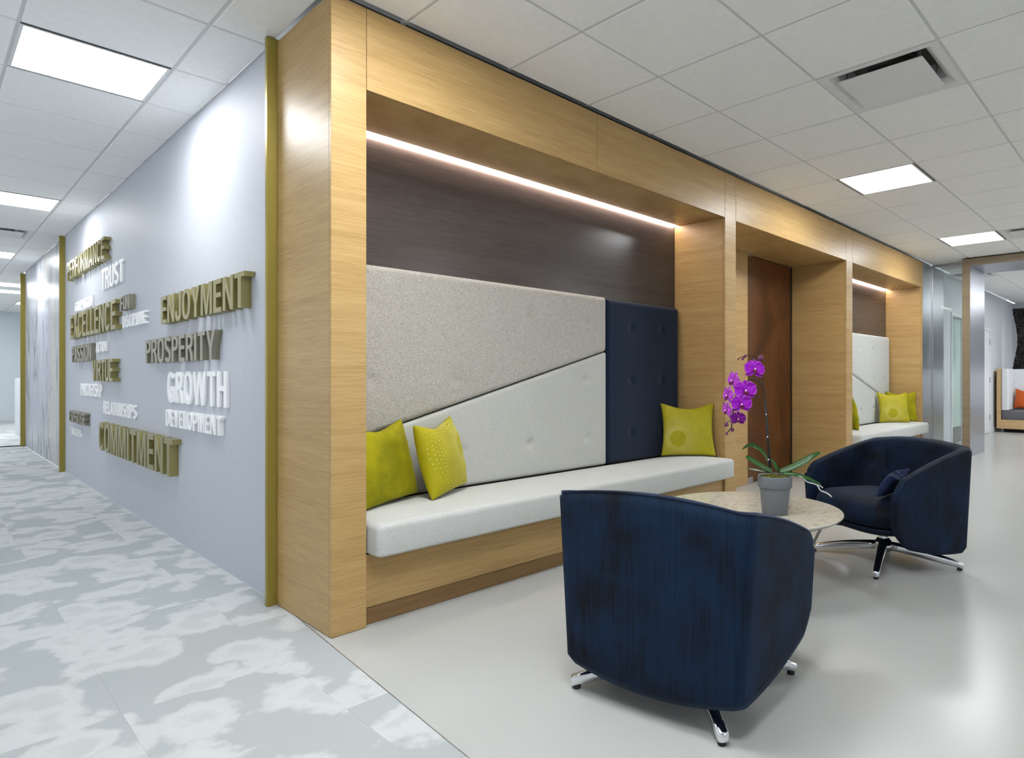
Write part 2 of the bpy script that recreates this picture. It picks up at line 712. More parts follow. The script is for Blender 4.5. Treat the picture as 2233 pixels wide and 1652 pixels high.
far_c['kind'] = 'stuff'

# thin metal strip between carpet and resin floor
bm = bmesh.new()
for y0, y1 in ((-1.0, 3.064),):
    P = [(edge_x(y0) - 0.0012, y0, -0.01), (edge_x(y0) + 0.0022, y0, -0.01), (edge_x(y1) + 0.0022, y1, -0.01), (edge_x(y1) - 0.0012, y1, -0.01)]
    lo = [bm.verts.new(p) for p in P]
    hi = [bm.verts.new((p[0], p[1], 0.0012)) for p in P]
    bm.faces.new(hi)
    for k in range(4):
        bm.faces.new((lo[k], lo[(k + 1) % 4], hi[(k + 1) % 4], hi[k]))
tag(from_bm('trim_4', bm, 'steel'), kind='structure', label='thin metal strip where carpet meets resin floor')

# ------------------------------------------------------------------ ceiling
ceiling = tag(box('ceiling', (-2, -4.2, CEIL + 0.16), (17.2, 22, CEIL + 0.3), 'grid'), kind='structure',
              label='white suspended ceiling of square tiles in a metal grid')
light_cells = []     # (i, j)
vent_cells = []
for j in (-2, 4, 10, 16):
    light_cells.append((-1, j))
light_cells += [(-1, 22), (-1, 24), (0, 22), (0, 24)]
light_cells += [(0, 0), (7, 0), (12, 0), (18, -2), (21, -2), (24, -2), (1, 28), (-1, 29)]  # far room and corridor end panels in this row are added for fill
light_cells += [(7, -7), (12, -7), (17, -7), (-1, -8)]  # unseen panels behind the camera, added to brighten the lounge
vent_cells += [(4, -1), (12, -1), (-1, 13), (17, 1)]


def cell(i, j):
    return GX0 + i * GDX, GX0 + (i + 1) * GDX, GY0 + j * GDY, GY0 + (j + 1) * GDY


def tile_mesh(w, d):
    bm = bmesh.new()
    add_box(bm, (0.0075, 0.0075, CEIL), (w - 0.0075, d - 0.0075, CEIL + 0.02), 0.0)
    es = [e for e in bm.edges if all(v.co.z < CEIL + 0.001 for v in e.verts)]
    bmesh.ops.bevel(bm, geom=es, offset=0.0035, segments=1, affect='EDGES')
    bmesh.ops.recalc_face_normals(bm, faces=bm.faces)
    me = bpy.data.meshes.new('ceiling_tile')
    bm.to_mesh(me)
    bm.free()
    me.materials.append(M['tile'])
    return me


full_tile = tile_mesh(GDX, GDY)
tile_cache = {}


def put_tile(x0, x1, y0, y1):
    w, d = round(x1 - x0, 3), round(y1 - y0, 3)
    if w < 0.04 or d < 0.04:
        return
    if abs(w - GDX) < 0.002 and abs(d - GDY) < 0.002:
        me = full_tile
    else:
        me = tile_cache.setdefault((w, d), None) or tile_mesh(w, d)
        tile_cache[(w, d)] = me
    o = bpy.data.objects.new('ceiling_tile', me)
    COL.objects.link(o)
    o.parent = ceiling
    o.location = (x0, y0, 0)


skip = set(light_cells) | set(vent_cells)
for j in range(-2, 34):
    for i in range(-2, 27):
        if (i, j) in skip:
            continue
        x0, x1, y0, y1 = cell(i, j)
        if y0 < YF - 0.05:                       # lounge and the room beyond it
            if i < -1 or (i < 1 and j < 0):
                continue
            if y1 > YF:
                if x0 > XW - 0.02:
                    y1 = YF - 0.008
                elif x1 > XW:
                    put_tile(x0, x1, y0, YF - 0.008)
                    put_tile(x0, XW - 0.004, YF - 0.008, y1)
                    continue
            put_tile(x0, x1, y0, y1)
        else:                                    # corridor
            if y0 < 13.4:
                if i > 0:
                    continue
                put_tile(x0, min(x1, XW - 0.004), y0, y1)
            elif i <= 1 and j <= 33:
                put_tile(x0, x1, y0, min(y1, 21.6))
bm = bmesh.new()
for i in range(-2, 28):
    x = GX0 + i * GDX
    add_box(bm, (x - 0.012, -4.2, CEIL + 0.0035), (x + 0.012, (22 if i < 2 else YF), CEIL + 0.012))
for j in range(-9, 35):
    y = GY0 + j * GDY
    add_box(bm, (-2, y - 0.012, CEIL + 0.004), ((17.2 if y < YF else 2.3), y + 0.012, CEIL + 0.0125))
g = from_bm('ceiling_grid', bm, 'grid', ceiling)
# rest of the ceiling behind the camera, outside the view
bm = bmesh.new()
for i in range(-4, 27):
    for j in range(-9, -2):
        if (i, j) in skip:
            continue
        x0, x1, y0, y1 = cell(i, j)
        add_box(bm, (x0 + .007, y0 + .007, CEIL), (x1 - .007, y1 - .007, CEIL + .02))
for i in range(-4, 1):
    for j in range(-2, 34):
        if (i, j) in skip or (j < 0 and i < 1) is False and i >= (-1 if j < 2 else -2):
            continue
        x0, x1, y0, y1 = cell(i, j)
        add_box(bm, (x0 + .007, y0 + .007, CEIL), (x1 - .007, y1 - .007, CEIL + .02))
g = from_bm('ceiling_field', bm, 'tile', ceiling)
g['kind'] = 'stuff'


def ceiling_light(i, j, label, group=None):
    x0, x1, y0, y1 = cell(i, j)
    cx, cy = (x0 + x1) / 2, (y0 + y1) / 2
    t = tag(empty('ceiling_light', (cx, cy, CEIL)), label, 'light', group or 'flat ceiling light panels')
    hx, hy = GDX / 2 - 0.006, GDY / 2 - 0.006
    g = 0.012                                    # open slot on two sides
    fr = 0.014

    def loop(m, z):
        return [Vector((sx * (hx - m), sy * (hy - g - m), z)) for sx, sy in ((-1, -1), (1, -1), (1, 1), (-1, 1))]
    bm = bmesh.new()
    add_grid(bm, [loop(m, z) for m, z in ((0, 0.03), (0, 0.0), (fr, 0.0), (fr, 0.03))], True)
    from_bm('frame', bm, 'white_metal', t)
    box('diffuser', (-hx + fr, -hy + g + fr, 0.006), (hx - fr, hy - g - fr, 0.012), 'panel_light_soft' if i <= 1 and j > 2 else 'panel_light', t)
    for s in (-1, 1):
        a, b = sorted((s * hy, s * (hy - g)))
        box('air_slot', (-hx, a, 0.002), (hx, b, 0.02), 'black_gap', t)
    return t


for (i, j) in light_cells:
    lab = {(-1, 4): 'square light panel over the carpet nearest the wood pillar',
           (-1, 10): 'second square light panel along the carpet corridor ceiling',
           (-1, 16): 'third square light panel down the carpet corridor ceiling',
           (7, 0): 'square light panel in front of the brown door alcove',
           (12, 0): 'square light panel in front of the second seating niche',
           (-1, 22): 'far corridor light panel near the pale end wall, first of its pair',
           (-1, 24): 'far corridor light panel closest to the pale end wall',
           (0, 22): 'far corridor light panel beside the last gold fin',
           (0, 24): 'far corridor light panel beyond the low partition',
           (-1, -2): 'square light panel over the carpet beside the camera',
           (0, 0): 'square light panel before the front pillar, just above the frame',
           (18, -2): 'added fill light panel beyond the wood portal, hidden by its head',
           (21, -2): 'added fill light panel over the far room floor, out of view',
           (24, -2): 'added fill light panel in front of the far banquette, out of view',
           (1, 28): 'added fill light panel near the pale corridor end wall, beyond the fins',
           (-1, 29): 'added fill light panel over the far carpet at the corridor end'}.get((i, j), 'added fill light panel over the unseen lounge behind the camera')
    ceiling_light(i, j, lab, 'added fill panels behind the camera' if 'behind' in lab else None)


def air_vent(i, j, label):
    x0, x1, y0, y1 = cell(i, j)
    cx, cy = (x0 + x1) / 2, (y0 + y1) / 2
    t = tag(empty('air_vent', (cx, cy, CEIL)), label, 'vent', 'square ceiling air diffusers')
    hx, hy = GDX / 2 - 0.006, GDY / 2 - 0.006

    def ring(h, z):
        return [Vector((sx * (hx - h), sy * (hy - h), z)) for sx, sy in ((-1, -1), (1, -1), (1, 1), (-1, 1))]
    bm = bmesh.new()
    prof = [(0, 0.012), (0, 0.0), (0.035, 0.0), (0.045, 0.004), (0.075, 0.03), (0.095, 0.07), (0.10, 0.11)]
    add_grid(bm, [ring(h, z) for h, z in prof], True)
    o = from_bm('frame', bm, 'white_metal', t)
    bm = bmesh.new()
    add_box(bm, (-hx + 0.1, -hy + 0.1, 0.11), (hx - 0.1, hy - 0.1, 0.12))
    from_bm('back_plate', bm, plain('vent_inside', srgb(90, 90, 88), 0.6), t)
    lathe('duct_collar', [(0.0, 0.109), (0.12, 0.109), (0.12, 0.085), (0.128, 0.085), (0.128, 0.11)], 'black_gap', t, 32)
    bm = bmesh.new()
    add_box(bm, (-0.215, -0.215, -0.018), (0.215, 0.215, -0.011), 0.0015)
    from_bm('face_plate', bm, 'white_metal', t)
    for sx in (-1, 1):
        for sy in (-1, 1):
            bm = bmesh.new()
            add_box(bm, (sx * 0.15 - 0.012, sy * 0.19 - 0.002, -0.011), (sx * 0.15 + 0.012, sy * 0.19 + 0.002, 0.11))
            from_bm('bracket', bm, 'steel', t)


air_vent(4, -1, 'large white square air diffuser above the armchairs, its face plate hanging')
air_vent(12, -1, 'white square air diffuser beside the farther lounge light panel')
air_vent(-1, 13, 'white square air diffuser in the carpet corridor ceiling')
air_vent(17, 1, 'white square air diffuser seen through the glass panel')

def fill_window(n, loc, rz, label):  # unseen opening, made up to let sky light fill the rooms
    wt = tag(empty('fill_window_%d' % n, loc, rz), label, kind='structure')
    for a, b in (((-1.25, -0.03, 0), (-1.2, 0.03, 2.05)), ((1.2, -0.03, 0), (1.25, 0.03, 2.05)), ((-1.2, -0.03, 0), (1.2, 0.03, 0.05)), ((-1.2, -0.03, 2.0), (1.2, 0.03, 2.05))):
        box('frame', a, b, 'white_metal', wt)
    pl = bpy.data.lights.new('sky_portal', 'AREA')
    pl.shape = 'RECTANGLE'
    pl.size, pl.size_y = 2.4, 1.95
    pl.cycles.is_portal = True
    po = bpy.data.objects.new('sky_portal', pl)
    COL.objects.link(po)
    po.parent = wt
    po.location = (0, 0.02, 1.025)
    po.rotation_euler = (PI / 2, 0, PI)


# ------------------------------------------------------------------ corridor wall with gold fins
Y1A, Y1B = 3.222, 9.50
Y2A, Y2B = 9.53, 13.40
wl = tag(box('wall_left', (XW, Y1A, 0), (XW + 0.10, Y1B, CEIL + 0.01), 'wall'), kind='structure', label='pale grey painted wall panel carrying raised word letters')
w2 = tag(box('wall_left_2', (XW + 0.004, Y2A, 0), (XW + 0.10, Y2B, CEIL + 0.01), 'mural'), kind='structure', label='wall panel with a grey ink stain mural')
for k, (ya, yb, lab) in enumerate(((3.193, 3.220, 'gold metal fin beside the wood pillar'),
                                   (9.502, 9.528, 'gold metal fin between lettered wall and mural'),
                                   (13.402, 13.432, 'gold metal fin at the far end of the mural'))):
    o = box('trim_%d' % (k + 1), (1.138, ya, 0.001), (XW + 0.09, yb, CEIL - 0.004), 'gold', None, 0.001)
    tag(o, lab, kind='structure')
# outer shell
tag(box('wall_end', (-1.7, 21.6, 0), (6, 21.7, CEIL), plain('far_wall', srgb(212, 219, 226), 0.6)), kind='structure', label='pale blue grey wall at the far end of the corridor')
tag(box('baseboard_end', (-1.6, 21.585, 0), (6, 21.6, 0.12), 'wall_white'), kind='structure')
bm = bmesh.new()
add_box(bm, (-1.8, -4.1, 0), (-1.7, 21.7, 0.5))
add_box(bm, (-1.8, -4.1, 2.55), (-1.7, 21.7, CEIL))
add_box(bm, (-1.8, -4.1, 0.5), (-1.7, 2.0, 2.55))
for k in range(7):
    yy = 4.5 + k * 2.75
    add_box(bm, (-1.8, yy, 0.5), (-1.7, yy + 0.25 if k < 6 else 21.7, 2.55))
tag(from_bm('wall_corridor', bm, 'wall_white'), kind='structure', label='other side wall of the corridor, out of view, with openings added for fill daylight')
for k in range(7):
    fill_window(3 + k, (-1.75, 3.25 + k * 2.75, 0.5), -PI / 2, 'tall opening added for fill daylight across the carpet corridor, out of view')
bm = bmesh.new()
add_box(bm, (-1.7, -4.1, 0), (17.2, -4.0, 0.5))
add_box(bm, (-1.7, -4.1, 2.55), (17.2, -4.0, CEIL))
add_box(bm, (-1.7, -4.1, 0.5), (3.8, -4.0, 2.55))
add_box(bm, (6.3, -4.1, 0.5), (11.9, -4.0, 2.55))
add_box(bm, (14.4, -4.1, 0.5), (17.2, -4.0, 2.55))
tag(from_bm('wall_front', bm, 'wall_white'), kind='structure', label='lounge wall behind the camera with openings added for fill daylight')
fill_window(1, (5.05, -4.05, 0.5), 0, 'tall opening added for fill daylight in the lounge behind the camera')
fill_window(2, (13.15, -4.05, 0.5), 0, 'tall opening added for fill daylight beside the far banquette, out of view')
tag(box('wall_room', (1.30, 13.43, 0), (6, 13.5, CEIL), 'wall_white'), kind='structure')
tag(box('wall_room_2', (6.0, 13.43, 0), (6.1, 21.7, CEIL), 'wall_white'), kind='structure')
part = tag(empty('low_partition', (1.315, 15.9, 0)), 'low white office partition with brown edge beyond the last gold fin', 'partition')
box('panel', (0, -0.42, 0), (0.05, 0.52, 1.07), 'wall_white', part, 0.002)
box('edge_trim', (-0.004, -0.45, 0), (0.054, -0.42, 1.085), plain('brown_edge', srgb(128, 104, 92), 0.5), part, 0.002)

# ------------------------------------------------------------------ timber wall with niches
X = dict(p1a=1.183, p1b=1.340, n1b=4.318, p2b=4.484, a_b=6.804, p3b=6.979, n2b=9.563, end=10.075)
AB = 3.205                                 # back of the door alcove
bm = bmesh.new()                           # dark carcass behind the veneer
add_box(bm, (X['p1a'] + 0.03, YF + 0.03, HEAD + 0.03), (X['end'] - 0.02, YB - 0.0, CEIL + 0.01))
add_box(bm, (X['p1a'] + 0.03, YF + 0.03, 0.0), (X['p1b'] - 0.03, 3.18, HEAD + 0.03))
add_box(bm, (X['n1b'] + 0.03, YF + 0.03, 0), (X['p2b'] - 0.03, 3.3, HEAD + 0.03))
add_box(bm, (X['a_b'] + 0.03, YF + 0.03, 0), (X['p3b'] - 0.03, 3.3, HEAD + 0.03))
add_box(bm, (X['n2b'] + 0.03, YF + 0.03, 0), (X['end'] - 0.02, 3.3, HEAD + 0.03))
add_box(bm, (X['p1a'] + 0.03, YB + 0.03, 0), (X['p2b'], 3.3, CEIL))
add_box(bm, (X['p3b'], YB + 0.03, 0), (X['end'] - 0.02, 3.3, CEIL))
add_box(bm, (X['p2b'] - 0.02, 3.27, 0), (X['p3b'], 3.4, CEIL))
wb = tag(from_bm('wall_back', bm, 'dark'), kind='structure', label='oak veneered feature wall with two seating niches and a door alcove')
TOP = CEIL - 0.016
G = 0.0012


def panel(a, b, mat='wood'):
    return box('panel', a, b, mat, wb, 0.0012)


T = 0.02
panel((X['p1a'], YF + T, 0.002), (X['p1a'] + T, 3.19, TOP))                         # end face of first pillar
panel((X['p1a'], YF, 0.002), (X['p1b'] - G, YF + T - G, TOP))                       # front of first pillar
panel((X['p1b'] - T, YF + T, 0.002), (X['p1b'], YB, HEAD - G))                      # its inner return
xm = 2.829
panel((X['p1b'] + G, YF, HEAD), (xm - G, YF + T, TOP))
panel((xm + G, YF, HEAD), (X['n1b'] - G, YF + T, TOP))
panel((X['p1b'] + G, YF + T + G, HEAD), (X['n1b'] - G, YB - 0.052, HEAD + T))       # soffit of niche 1
panel((X['p1b'] + G, YB, 0.002), (X['n1b'] - G, YB + T, HEAD + T), 'taupe')          # back of niche 1
panel((X['n1b'], YF + T, 0.002), (X['n1b'] + T, YB - G, HEAD + T))                  # right return
panel((X['n1b'] + G, YF, 0.002), (X['p2b'] - G, YF + T - G, TOP))                   # pillar 2
panel((X['p2b'] - T, YF + T, 0.002), (X['p2b'], AB, HEAD - G))
panel((X['p2b'] + G, YF, HEAD), (X['a_b'] - G, YF + T, TOP))                        # alcove header
panel((X['p2b'] + G, YF + T + G, HEAD), (X['a_b'] - G, AB + 0.06, HEAD + T))        # alcove soffit
panel((X['p2b'] + G, AB, 0.002), (5.735, AB + T, HEAD - G))                         # beside the door
panel((X['a_b'], YF + T, 0.002), (X['a_b'] + T, AB + 0.05, HEAD + T))               # alcove right return
panel((X['a_b'] + G, YF, 0.002), (X['p3b'] - G, YF + T - G, TOP))                   # pillar 3
panel((X['p3b'] - T, YF + T, 0.002), (X['p3b'], YB, HEAD - G))
panel((X['p3b'] + G, YF, HEAD), (X['n2b'] + 0.035, YF + T, TOP))                    # header niche 2
panel((X['p3b'] + G, YF + T + G, HEAD), (X['n2b'] - G, YB - 0.052, HEAD + T))
panel((X['p3b'] + G, YB, 0.002), (X['n2b'] - G, YB + T, HEAD + T), 'taupe')
panel((X['n2b'], YF + T, 0.002), (X['n2b'] + T, YB - G, HEAD + T))
panel((X['n2b'] + G, YF, 0.002), (X['n2b'] + 0.035, YF + T - G, HEAD - G))          # edge of end pillar
panel((X['n2b'] + 0.037, YF, 0.002), (X['end'], YF + T, TOP), 'brushed')            # end pillar, glossy reflection on the wood painted as brushed metal

# brown sliding door
dr = tag(empty('door_1', (6.25, AB + 0.03, 0)), 'rust brown patina sliding door in the wood alcove', kind='structure')
box('leaf', (-0.505, 0.0, 0.012), (0.512, 0.03, HEAD - 0.012), 'patina', dr, 0.002)
box('edge_strip', (0.514, -0.004, 0.006), (0.55, 0.03, HEAD - 0.01), 'black_gap', dr, 0.001)
box('floor_guide', (-0.51, -0.026, 0.002), (-0.40, -0.002, 0.07), 'steel', dr, 0.001)
for xx in (-0.49, 0.44):
    box('track_clip', (xx, -0.02, HEAD - 0.018), (xx + 0.08, -0.001, HEAD - 0.004), 'steel', dr, 0.001)

# LED strips at the back of the niche soffits
for xa, xb, lab in ((X['p1b'] + 0.01, X['n1b'] - 0.015, 'glowing LED strip along the top of the large front niche'),
                    (X['p3b'] + 0.01, X['n2b'] - 0.015, 'glowing LED strip along the top of the farther niche')):
    t = tag(empty('led_strip', ((xa + xb) / 2, YB - 0.026, HEAD)), lab, 'light')
    h = (xb - xa) / 2
    box('diffuser', (-h, 0.000, -0.003), (h, 0.022, 0.008), 'strip_light', t)
    box('channel', (-h, -0.022, 0.010), (h, 0.024, 0.03), 'white_metal', t)


# ------------------------------------------------------------------ upholstered benches
def edge_samples(n, L, r):
    """parameters 0..1, denser near both ends"""
    k = max(3, 7)
    a = [r / L * (1 - math.cos(PI / 2 * q / (k - 1))) for q in range(k)]
    mid = [r / L + (1 - 2 * r / L) * (q + 1) / (n + 1) for q in range(n)]
    return a + mid + [1 - x for x in reversed(a)]


def pad(name, quad, thick, mat, parent, buttons=(), r=0.028, bulge=0.004):
    """upholstered panel: quad = four (x, z) corners bl, br, tr, tl in the bench frame; face towards -y, back at y=0"""
    bl, br, tr, tl = [Vector((p[0], p[1])) for p in quad]
    L = max((br - bl).length, (tr - tl).length)
    Hh = max((tl - bl).length, (tr - br).length)
    us = edge_samples(int(L / 0.018), L, r)
    vs_ = edge_samples(int(Hh / 0.018), Hh, r)

    def line_d(p, a, b):
        d = b - a
        return abs((p.x - a.x) * d.y - (p.y - a.y) * d.x) / d.length
    P = []
    for v in vs_:
        row = []
        for u in us:
            p = bl.lerp(br, u).lerp(tl.lerp(tr, u), v)
            h = thick - r
            ds = [line_d(p, bl, br), line_d(p, br, tr), line_d(p, tr, tl), line_d(p, tl, bl)]
            f = 1.0
            for d in ds:
                q = min(1.0, d / r)
                f *= math.sqrt(max(0.0, 1 - (1 - q) ** 2))
            y = h + r * f + bulge * min(1, min(ds) / 0.15)
            for (bx, bz) in buttons:
                dd = math.hypot(p.x - bx, p.y - bz)
                if dd < 0.09:
                    y -= 0.020 * math.exp(-(dd / 0.024) ** 2)
            row.append(Vector((p.x, -y, p.y)))
        P.append(row)
    bm = bmesh.new()
    V = add_grid(bm, P)
    # sides back to the wall
    ring = V[0] + [r_[-1] for r_ in V[1:]] + V[-1][-2::-1] + [r_[0] for r_ in V[-2:0:-1]]
    back = [bm.verts.new((v.co.x, 0, v.co.z)) for v in ring]
    n = len(ring)
    for k in range(n):
        bm.faces.new((ring[k], ring[(k + 1) % n], back[(k + 1) % n], back[k]))
    bm.faces.new(back)
    o = from_bm(name, bm, mat, parent, True)
    for (bx, bz) in buttons:
        bmb = bmesh.new()
        add_lathe(bmb, [(0, 0.006), (0.006, 0.005), (0.010, 0.002), (0.011, 0.0), (0.0, -0.001)], 12)
        for v in bmb.verts:
            v.co = Vector((bx + v.co.x, -(thick + bulge - 0.020) - v.co.z, bz + v.co.y))
        from_bm('button', bmb, mat, o, True)
    return o


def rounded_cushion(name, x0, x1, y0, y1, z0, z1, mat, parent, r=0.03, crown=0.018):
    us = edge_samples(40, x1 - x0, r)
    vs_ = edge_samples(14, y1 - y0, r)
    bm = bmesh.new()
    top, bot = [], []
    for v in vs_:
        rt, rb = [], []
        for u in us:
            x, y = x0 + (x1 - x0) * u, y0 + (y1 - y0) * v
            dx, dy = min(x - x0, x1 - x), min(y - y0, y1 - y)
            fx = math.sqrt(max(0, 1 - (1 - min(1, dx / r)) ** 2))
            fy = math.sqrt(max(0, 1 - (1 - min(1, dy / r)) ** 2))
            # plan corner rounding
            if dx < r and dy < r:
                q = Vector((r - dx, r - dy))
                if q.length > 1e-9:
                    m = max(q.x, q.y) / q.length
                    q2 = q * m
                    x = (x0 + r - q2.x) if x - x0 < x1 - x else (x1 - r + q2.x)
                    y = (y0 + r - q2.y) if y - y0 < y1 - y else (y1 - r + q2.y)
                    f = math.sqrt(max(0, 1 - (max(q.x, q.y) / r) ** 2))
                else:
                    f = 1.0
            else:
                f = min(fx, fy)
            cr = crown * min(1, min(dy, 0.2) / 0.2) * min(1, min(dx, 0.12) / 0.12)
            rt.append(Vector((x, y, z1 - r + r * f + cr)))
            rb.append(Vector((x, y, z0 + 0.6 * r - 0.6 * r * f)))
        top.append(rt)
        bot.append(rb)
    A = add_grid(bm, top)
    B = add_grid(bm, bot)
    ra = A[0] + [q[-1] for q in A[1:]] + A[-1][-2::-1] + [q[0] for q in A[-2:0:-1]]
    rb = B[0] + [q[-1] for q in B[1:]] + B[-1][-2::-1] + [q[0] for q in B[-2:0:-1]]
    n = len(ra)
    for k in range(n):
        bm.faces.new((ra[k], ra[(k + 1) % n], rb[(k + 1) % n], rb[k]))
    return from_bm(name, bm, mat, parent, True)


YS = YB - 0.002          # pads stand against this plane
b1 = tag(empty('built_in_bench', (0, YS, 0)), 'long upholstered bench with boucle, pale linen and navy back pads in the large front niche', 'bench')
xa, xb = X['p1b'] + 0.003, X['n1b'] - 0.003
XS = 3.397
bt1 = [(x, 1.48) for x in (1.575, 2.10, 2.63, 3.17)] + [(1.59, 1.08), (2.105, 1.08)]
bt2 = [(2.14, 0.675), (2.66, 0.675), (3.19, 0.675), (3.175, 1.08)]
bt3 = [(x, z) for x in (3.675, 4.055) for z in (1.475, 1.08, 0.675)]
pad('back_pad', [(xa, 0.740), (XS - 0.002, 1.286), (XS - 0.002, 1.676), (xa, 1.676)], 0.062, 'boucle', b1, bt1, 0.03)['label'] = 'nubbly boucle back pad'
pad('back_pad', [(xa, 0.462), (XS - 0.002, 0.462), (XS - 0.002, 1.278), (xa, 0.732)], 0.060, 'linen_pad', b1, bt2, 0.022)['label'] = 'smooth pale linen back pad'
pad('back_pad', [(XS + 0.003, 0.462), (xb - 0.022, 0.462), (xb - 0.022, 1.668), (XS + 0.003, 1.668)], 0.062, 'navy_wool', b1, bt3, 0.03)['label'] = 'navy blue back pad'
rounded_cushion('seat_cushion', xa + 0.003, xb - 0.003, 2.518 - YS, -0.066, 0.315, 0.462, 'linen', b1, 0.028, 0.016)
box('base_panel', (xa, YF + 0.022 - YS, 0.079), (xb, YF + 0.042 - YS, 0.312), 'wood', b1, 0.0012)
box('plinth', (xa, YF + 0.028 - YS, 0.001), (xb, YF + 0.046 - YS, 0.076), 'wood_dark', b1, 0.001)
box('deck', (xa, YF + 0.045 - YS, 0.29), (xb, -0.002, 0.311), 'wood', b1)

b2 = tag(empty('built_in_bench', (0, YS, 0)), 'white upholstered bench in the farther niche past the brown door', 'bench')
xa2, xb2 = X['p3b'] + 0.003, X['n2b'] - 0.003
zs = lambda x: 1.153 - 0.2797 * (x - 8.065)
pad('back_pad', [(xa2, zs(xa2) + 0.004), (xb2 - 0.022, zs(xb2) + 0.004), (xb2 - 0.022, 1.668), (xa2, 1.668)], 0.062, 'linen', b2,
    [(8.37, 1.47), (8.83, 1.47), (9.30, 1.47), (8.88, 1.07), (9.3, 1.07)], 0.03)
pad('back_pad', [(xa2, 0.462), (9.215, 0.462), (9.215, zs(9.215) - 0.004), (xa2, zs(xa2) - 0.004)], 0.060, 'linen', b2, [(8.4, 0.675), (8.9, 0.675)], 0.022)
rounded_cushion('seat_cushion', xa2 + 0.003, xb2 - 0.003, 2.518 - YS, -0.066, 0.315, 0.462, 'linen', b2, 0.028, 0.016)
box('base_panel', (xa2, YF + 0.022 - YS, 0.079), (xb2, YF + 0.042 - YS, 0.312), 'wood', b2, 0.0012)
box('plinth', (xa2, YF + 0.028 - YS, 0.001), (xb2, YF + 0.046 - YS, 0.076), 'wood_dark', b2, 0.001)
box('deck', (xa2, YF + 0.045 - YS, 0.29), (xb2, -0.002, 0.311), 'wood', b2)


# ------------------------------------------------------------------ cushions
def cushion_mesh(w, h, t, seed, ears=0.10, sag=0.03, fold=0.006):
    """square throw cushion standing in the x-z plane, bottom edge near z=0"""
    N = 36
    P = {}
    bm = bmesh.new()
    grids = []
    for side in (-1, 1):
        rows = []
        for i in range(N + 1):
            row = []
            for j in range(N + 1):
                a = -math.cos(PI * i / N)
                b = -math.cos(PI * j / N)       # dense near edges
                a = a * 0.5 + (2 * i / N - 1) * 0.5
                b = b * 0.5 + (2 * j / N - 1) * 0.5
                e = (1 - a * a) * (1 - b * b)
                y = side * t * 0.5 * (e ** 0.42)
                xx = b * w / 2 * (1 - ears * (1 - a * a) * abs(b) ** 3)
                zz = a * h / 2 * (1 - ears * (1.0 if a > 0 else 0.25) * (1 - b * b) * abs(a) ** 3)
                if a > 0:
                    zz -= sag * (1 - b * b) ** 2 * a ** 3
                q = Vector((xx * 7 + seed, zz * 7, side * 3))
                nz = noise.noise(q) + 0.5 * noise.noise(q * 2.3)
                y += side * fold * nz * min(1, e * 4)
                # soft creases running in from the edges
                cr = noise.noise(Vector((zz * 22 + seed, xx * 3, side)))
                y += side * fold * 0.8 * cr * (abs(b) ** 2) * min(1, e * 6)
                row.append(Vector((xx, y, zz + h / 2)))
            rows.append(row)
        grids.append(rows)
    V0 = add_grid(bm, grids[0])
    V1 = add_grid(bm, grids[1])
    bmesh.ops.remove_doubles(bm, verts=bm.verts[:], dist=1e-5)
    bmesh.ops.recalc_face_normals(bm, faces=bm.faces)
    me = bpy.data.meshes.new('cushion')
    bm.to_mesh(me)
    bm.free()
    for p in me.polygons:
        p.use_smooth = True
    return me


def cushion(x, y, z, face_deg, lean, roll, w, h, t, mat, seed, label, name='throw_cushion', group=None, cat='cushion', ears=0.1, fit=None):
    """face_deg: heading of the front normal in plan; lean: backward tilt; roll: in-plane turn"""
    o = link(name, cushion_mesh(w, h, t, seed, ears), mat)
    # the mesh front is -y
    rz = Matrix.Rotation(math.radians(face_deg + 90), 4, 'Z')
    rx = Matrix.Rotation(-math.radians(lean), 4, 'X')
    ry = Matrix.Rotation(math.radians(roll), 4, 'Y')
    o.matrix_world = Matrix.Translation((x, y, z)) @ rz @ rx @ ry
    if fit:                                   # rest it on the seat and clear of pads and returns
        ws = [o.matrix_world @ v.co for v in o.data.vertices]
        d = Vector((0, 0, fit[3] - min(v.z for v in ws)))
        d.x = max(0, fit[0] - min(v.x for v in ws)) - max(0, max(v.x for v in ws) - fit[1])
        d.y = -max(0, max(v.y for v in ws) - fit[2])
        o.matrix_world = Matrix.Translation(d) @ o.matrix_world
    tag(o, label, cat, group)
    return o


M['dots_a'] = dotted_lime('lime_dots_a', 0.13, 0.23, 0.055)
M['dots_b'] = dotted_lime('lime_dots_b', -0.085, 0.13, 0.062)
M['dots_c'] = dotted_lime('lime_dots_c', -0.04, 0.12, 0.062)
SEAT = 0.4785
F1, F2 = (X['p1b'] + 0.004, X['n1b'] - 0.004, 3.031, SEAT), (X['p3b'] + 0.004, X['n2b'] - 0.004, 3.031, SEAT)
GR = 'lime green throw cushions on the benches'
cushion(1.585, 2.870, SEAT, -66, 14, -1.5, 0.44, 0.40, 0.15, 'lime', 3, 'plain olive lime velvet cushion tucked against the front pillar', group=GR, fit=F1)
cushion(1.935, 2.885, SEAT, -60, 14, -3, 0.42, 0.39, 0.15, 'dots_a', 9, 'dotted lime cushion beside the plain velvet one on the front bench', group=GR, fit=F1)
cushion(4.155, 2.880, SEAT, 222, 12, 0, 0.43, 0.42, 0.14, 'dots_b', 15, 'dotted lime cushion in front of the navy back pad', group=GR, fit=F1)
cushion(7.55, 2.93, SEAT, -50, 12, 0, 0.42, 0.42, 0.15, 'lime', 21, 'lime cushion half hidden behind the third wood pillar', group=GR, fit=F2)
cushion(9.0, 2.80, SEAT, 222, 12, 0, 0.42, 0.42, 0.14, 'dots_c', 27, 'dotted lime cushion in front of another on the farther bench', group=GR, fit=F2)
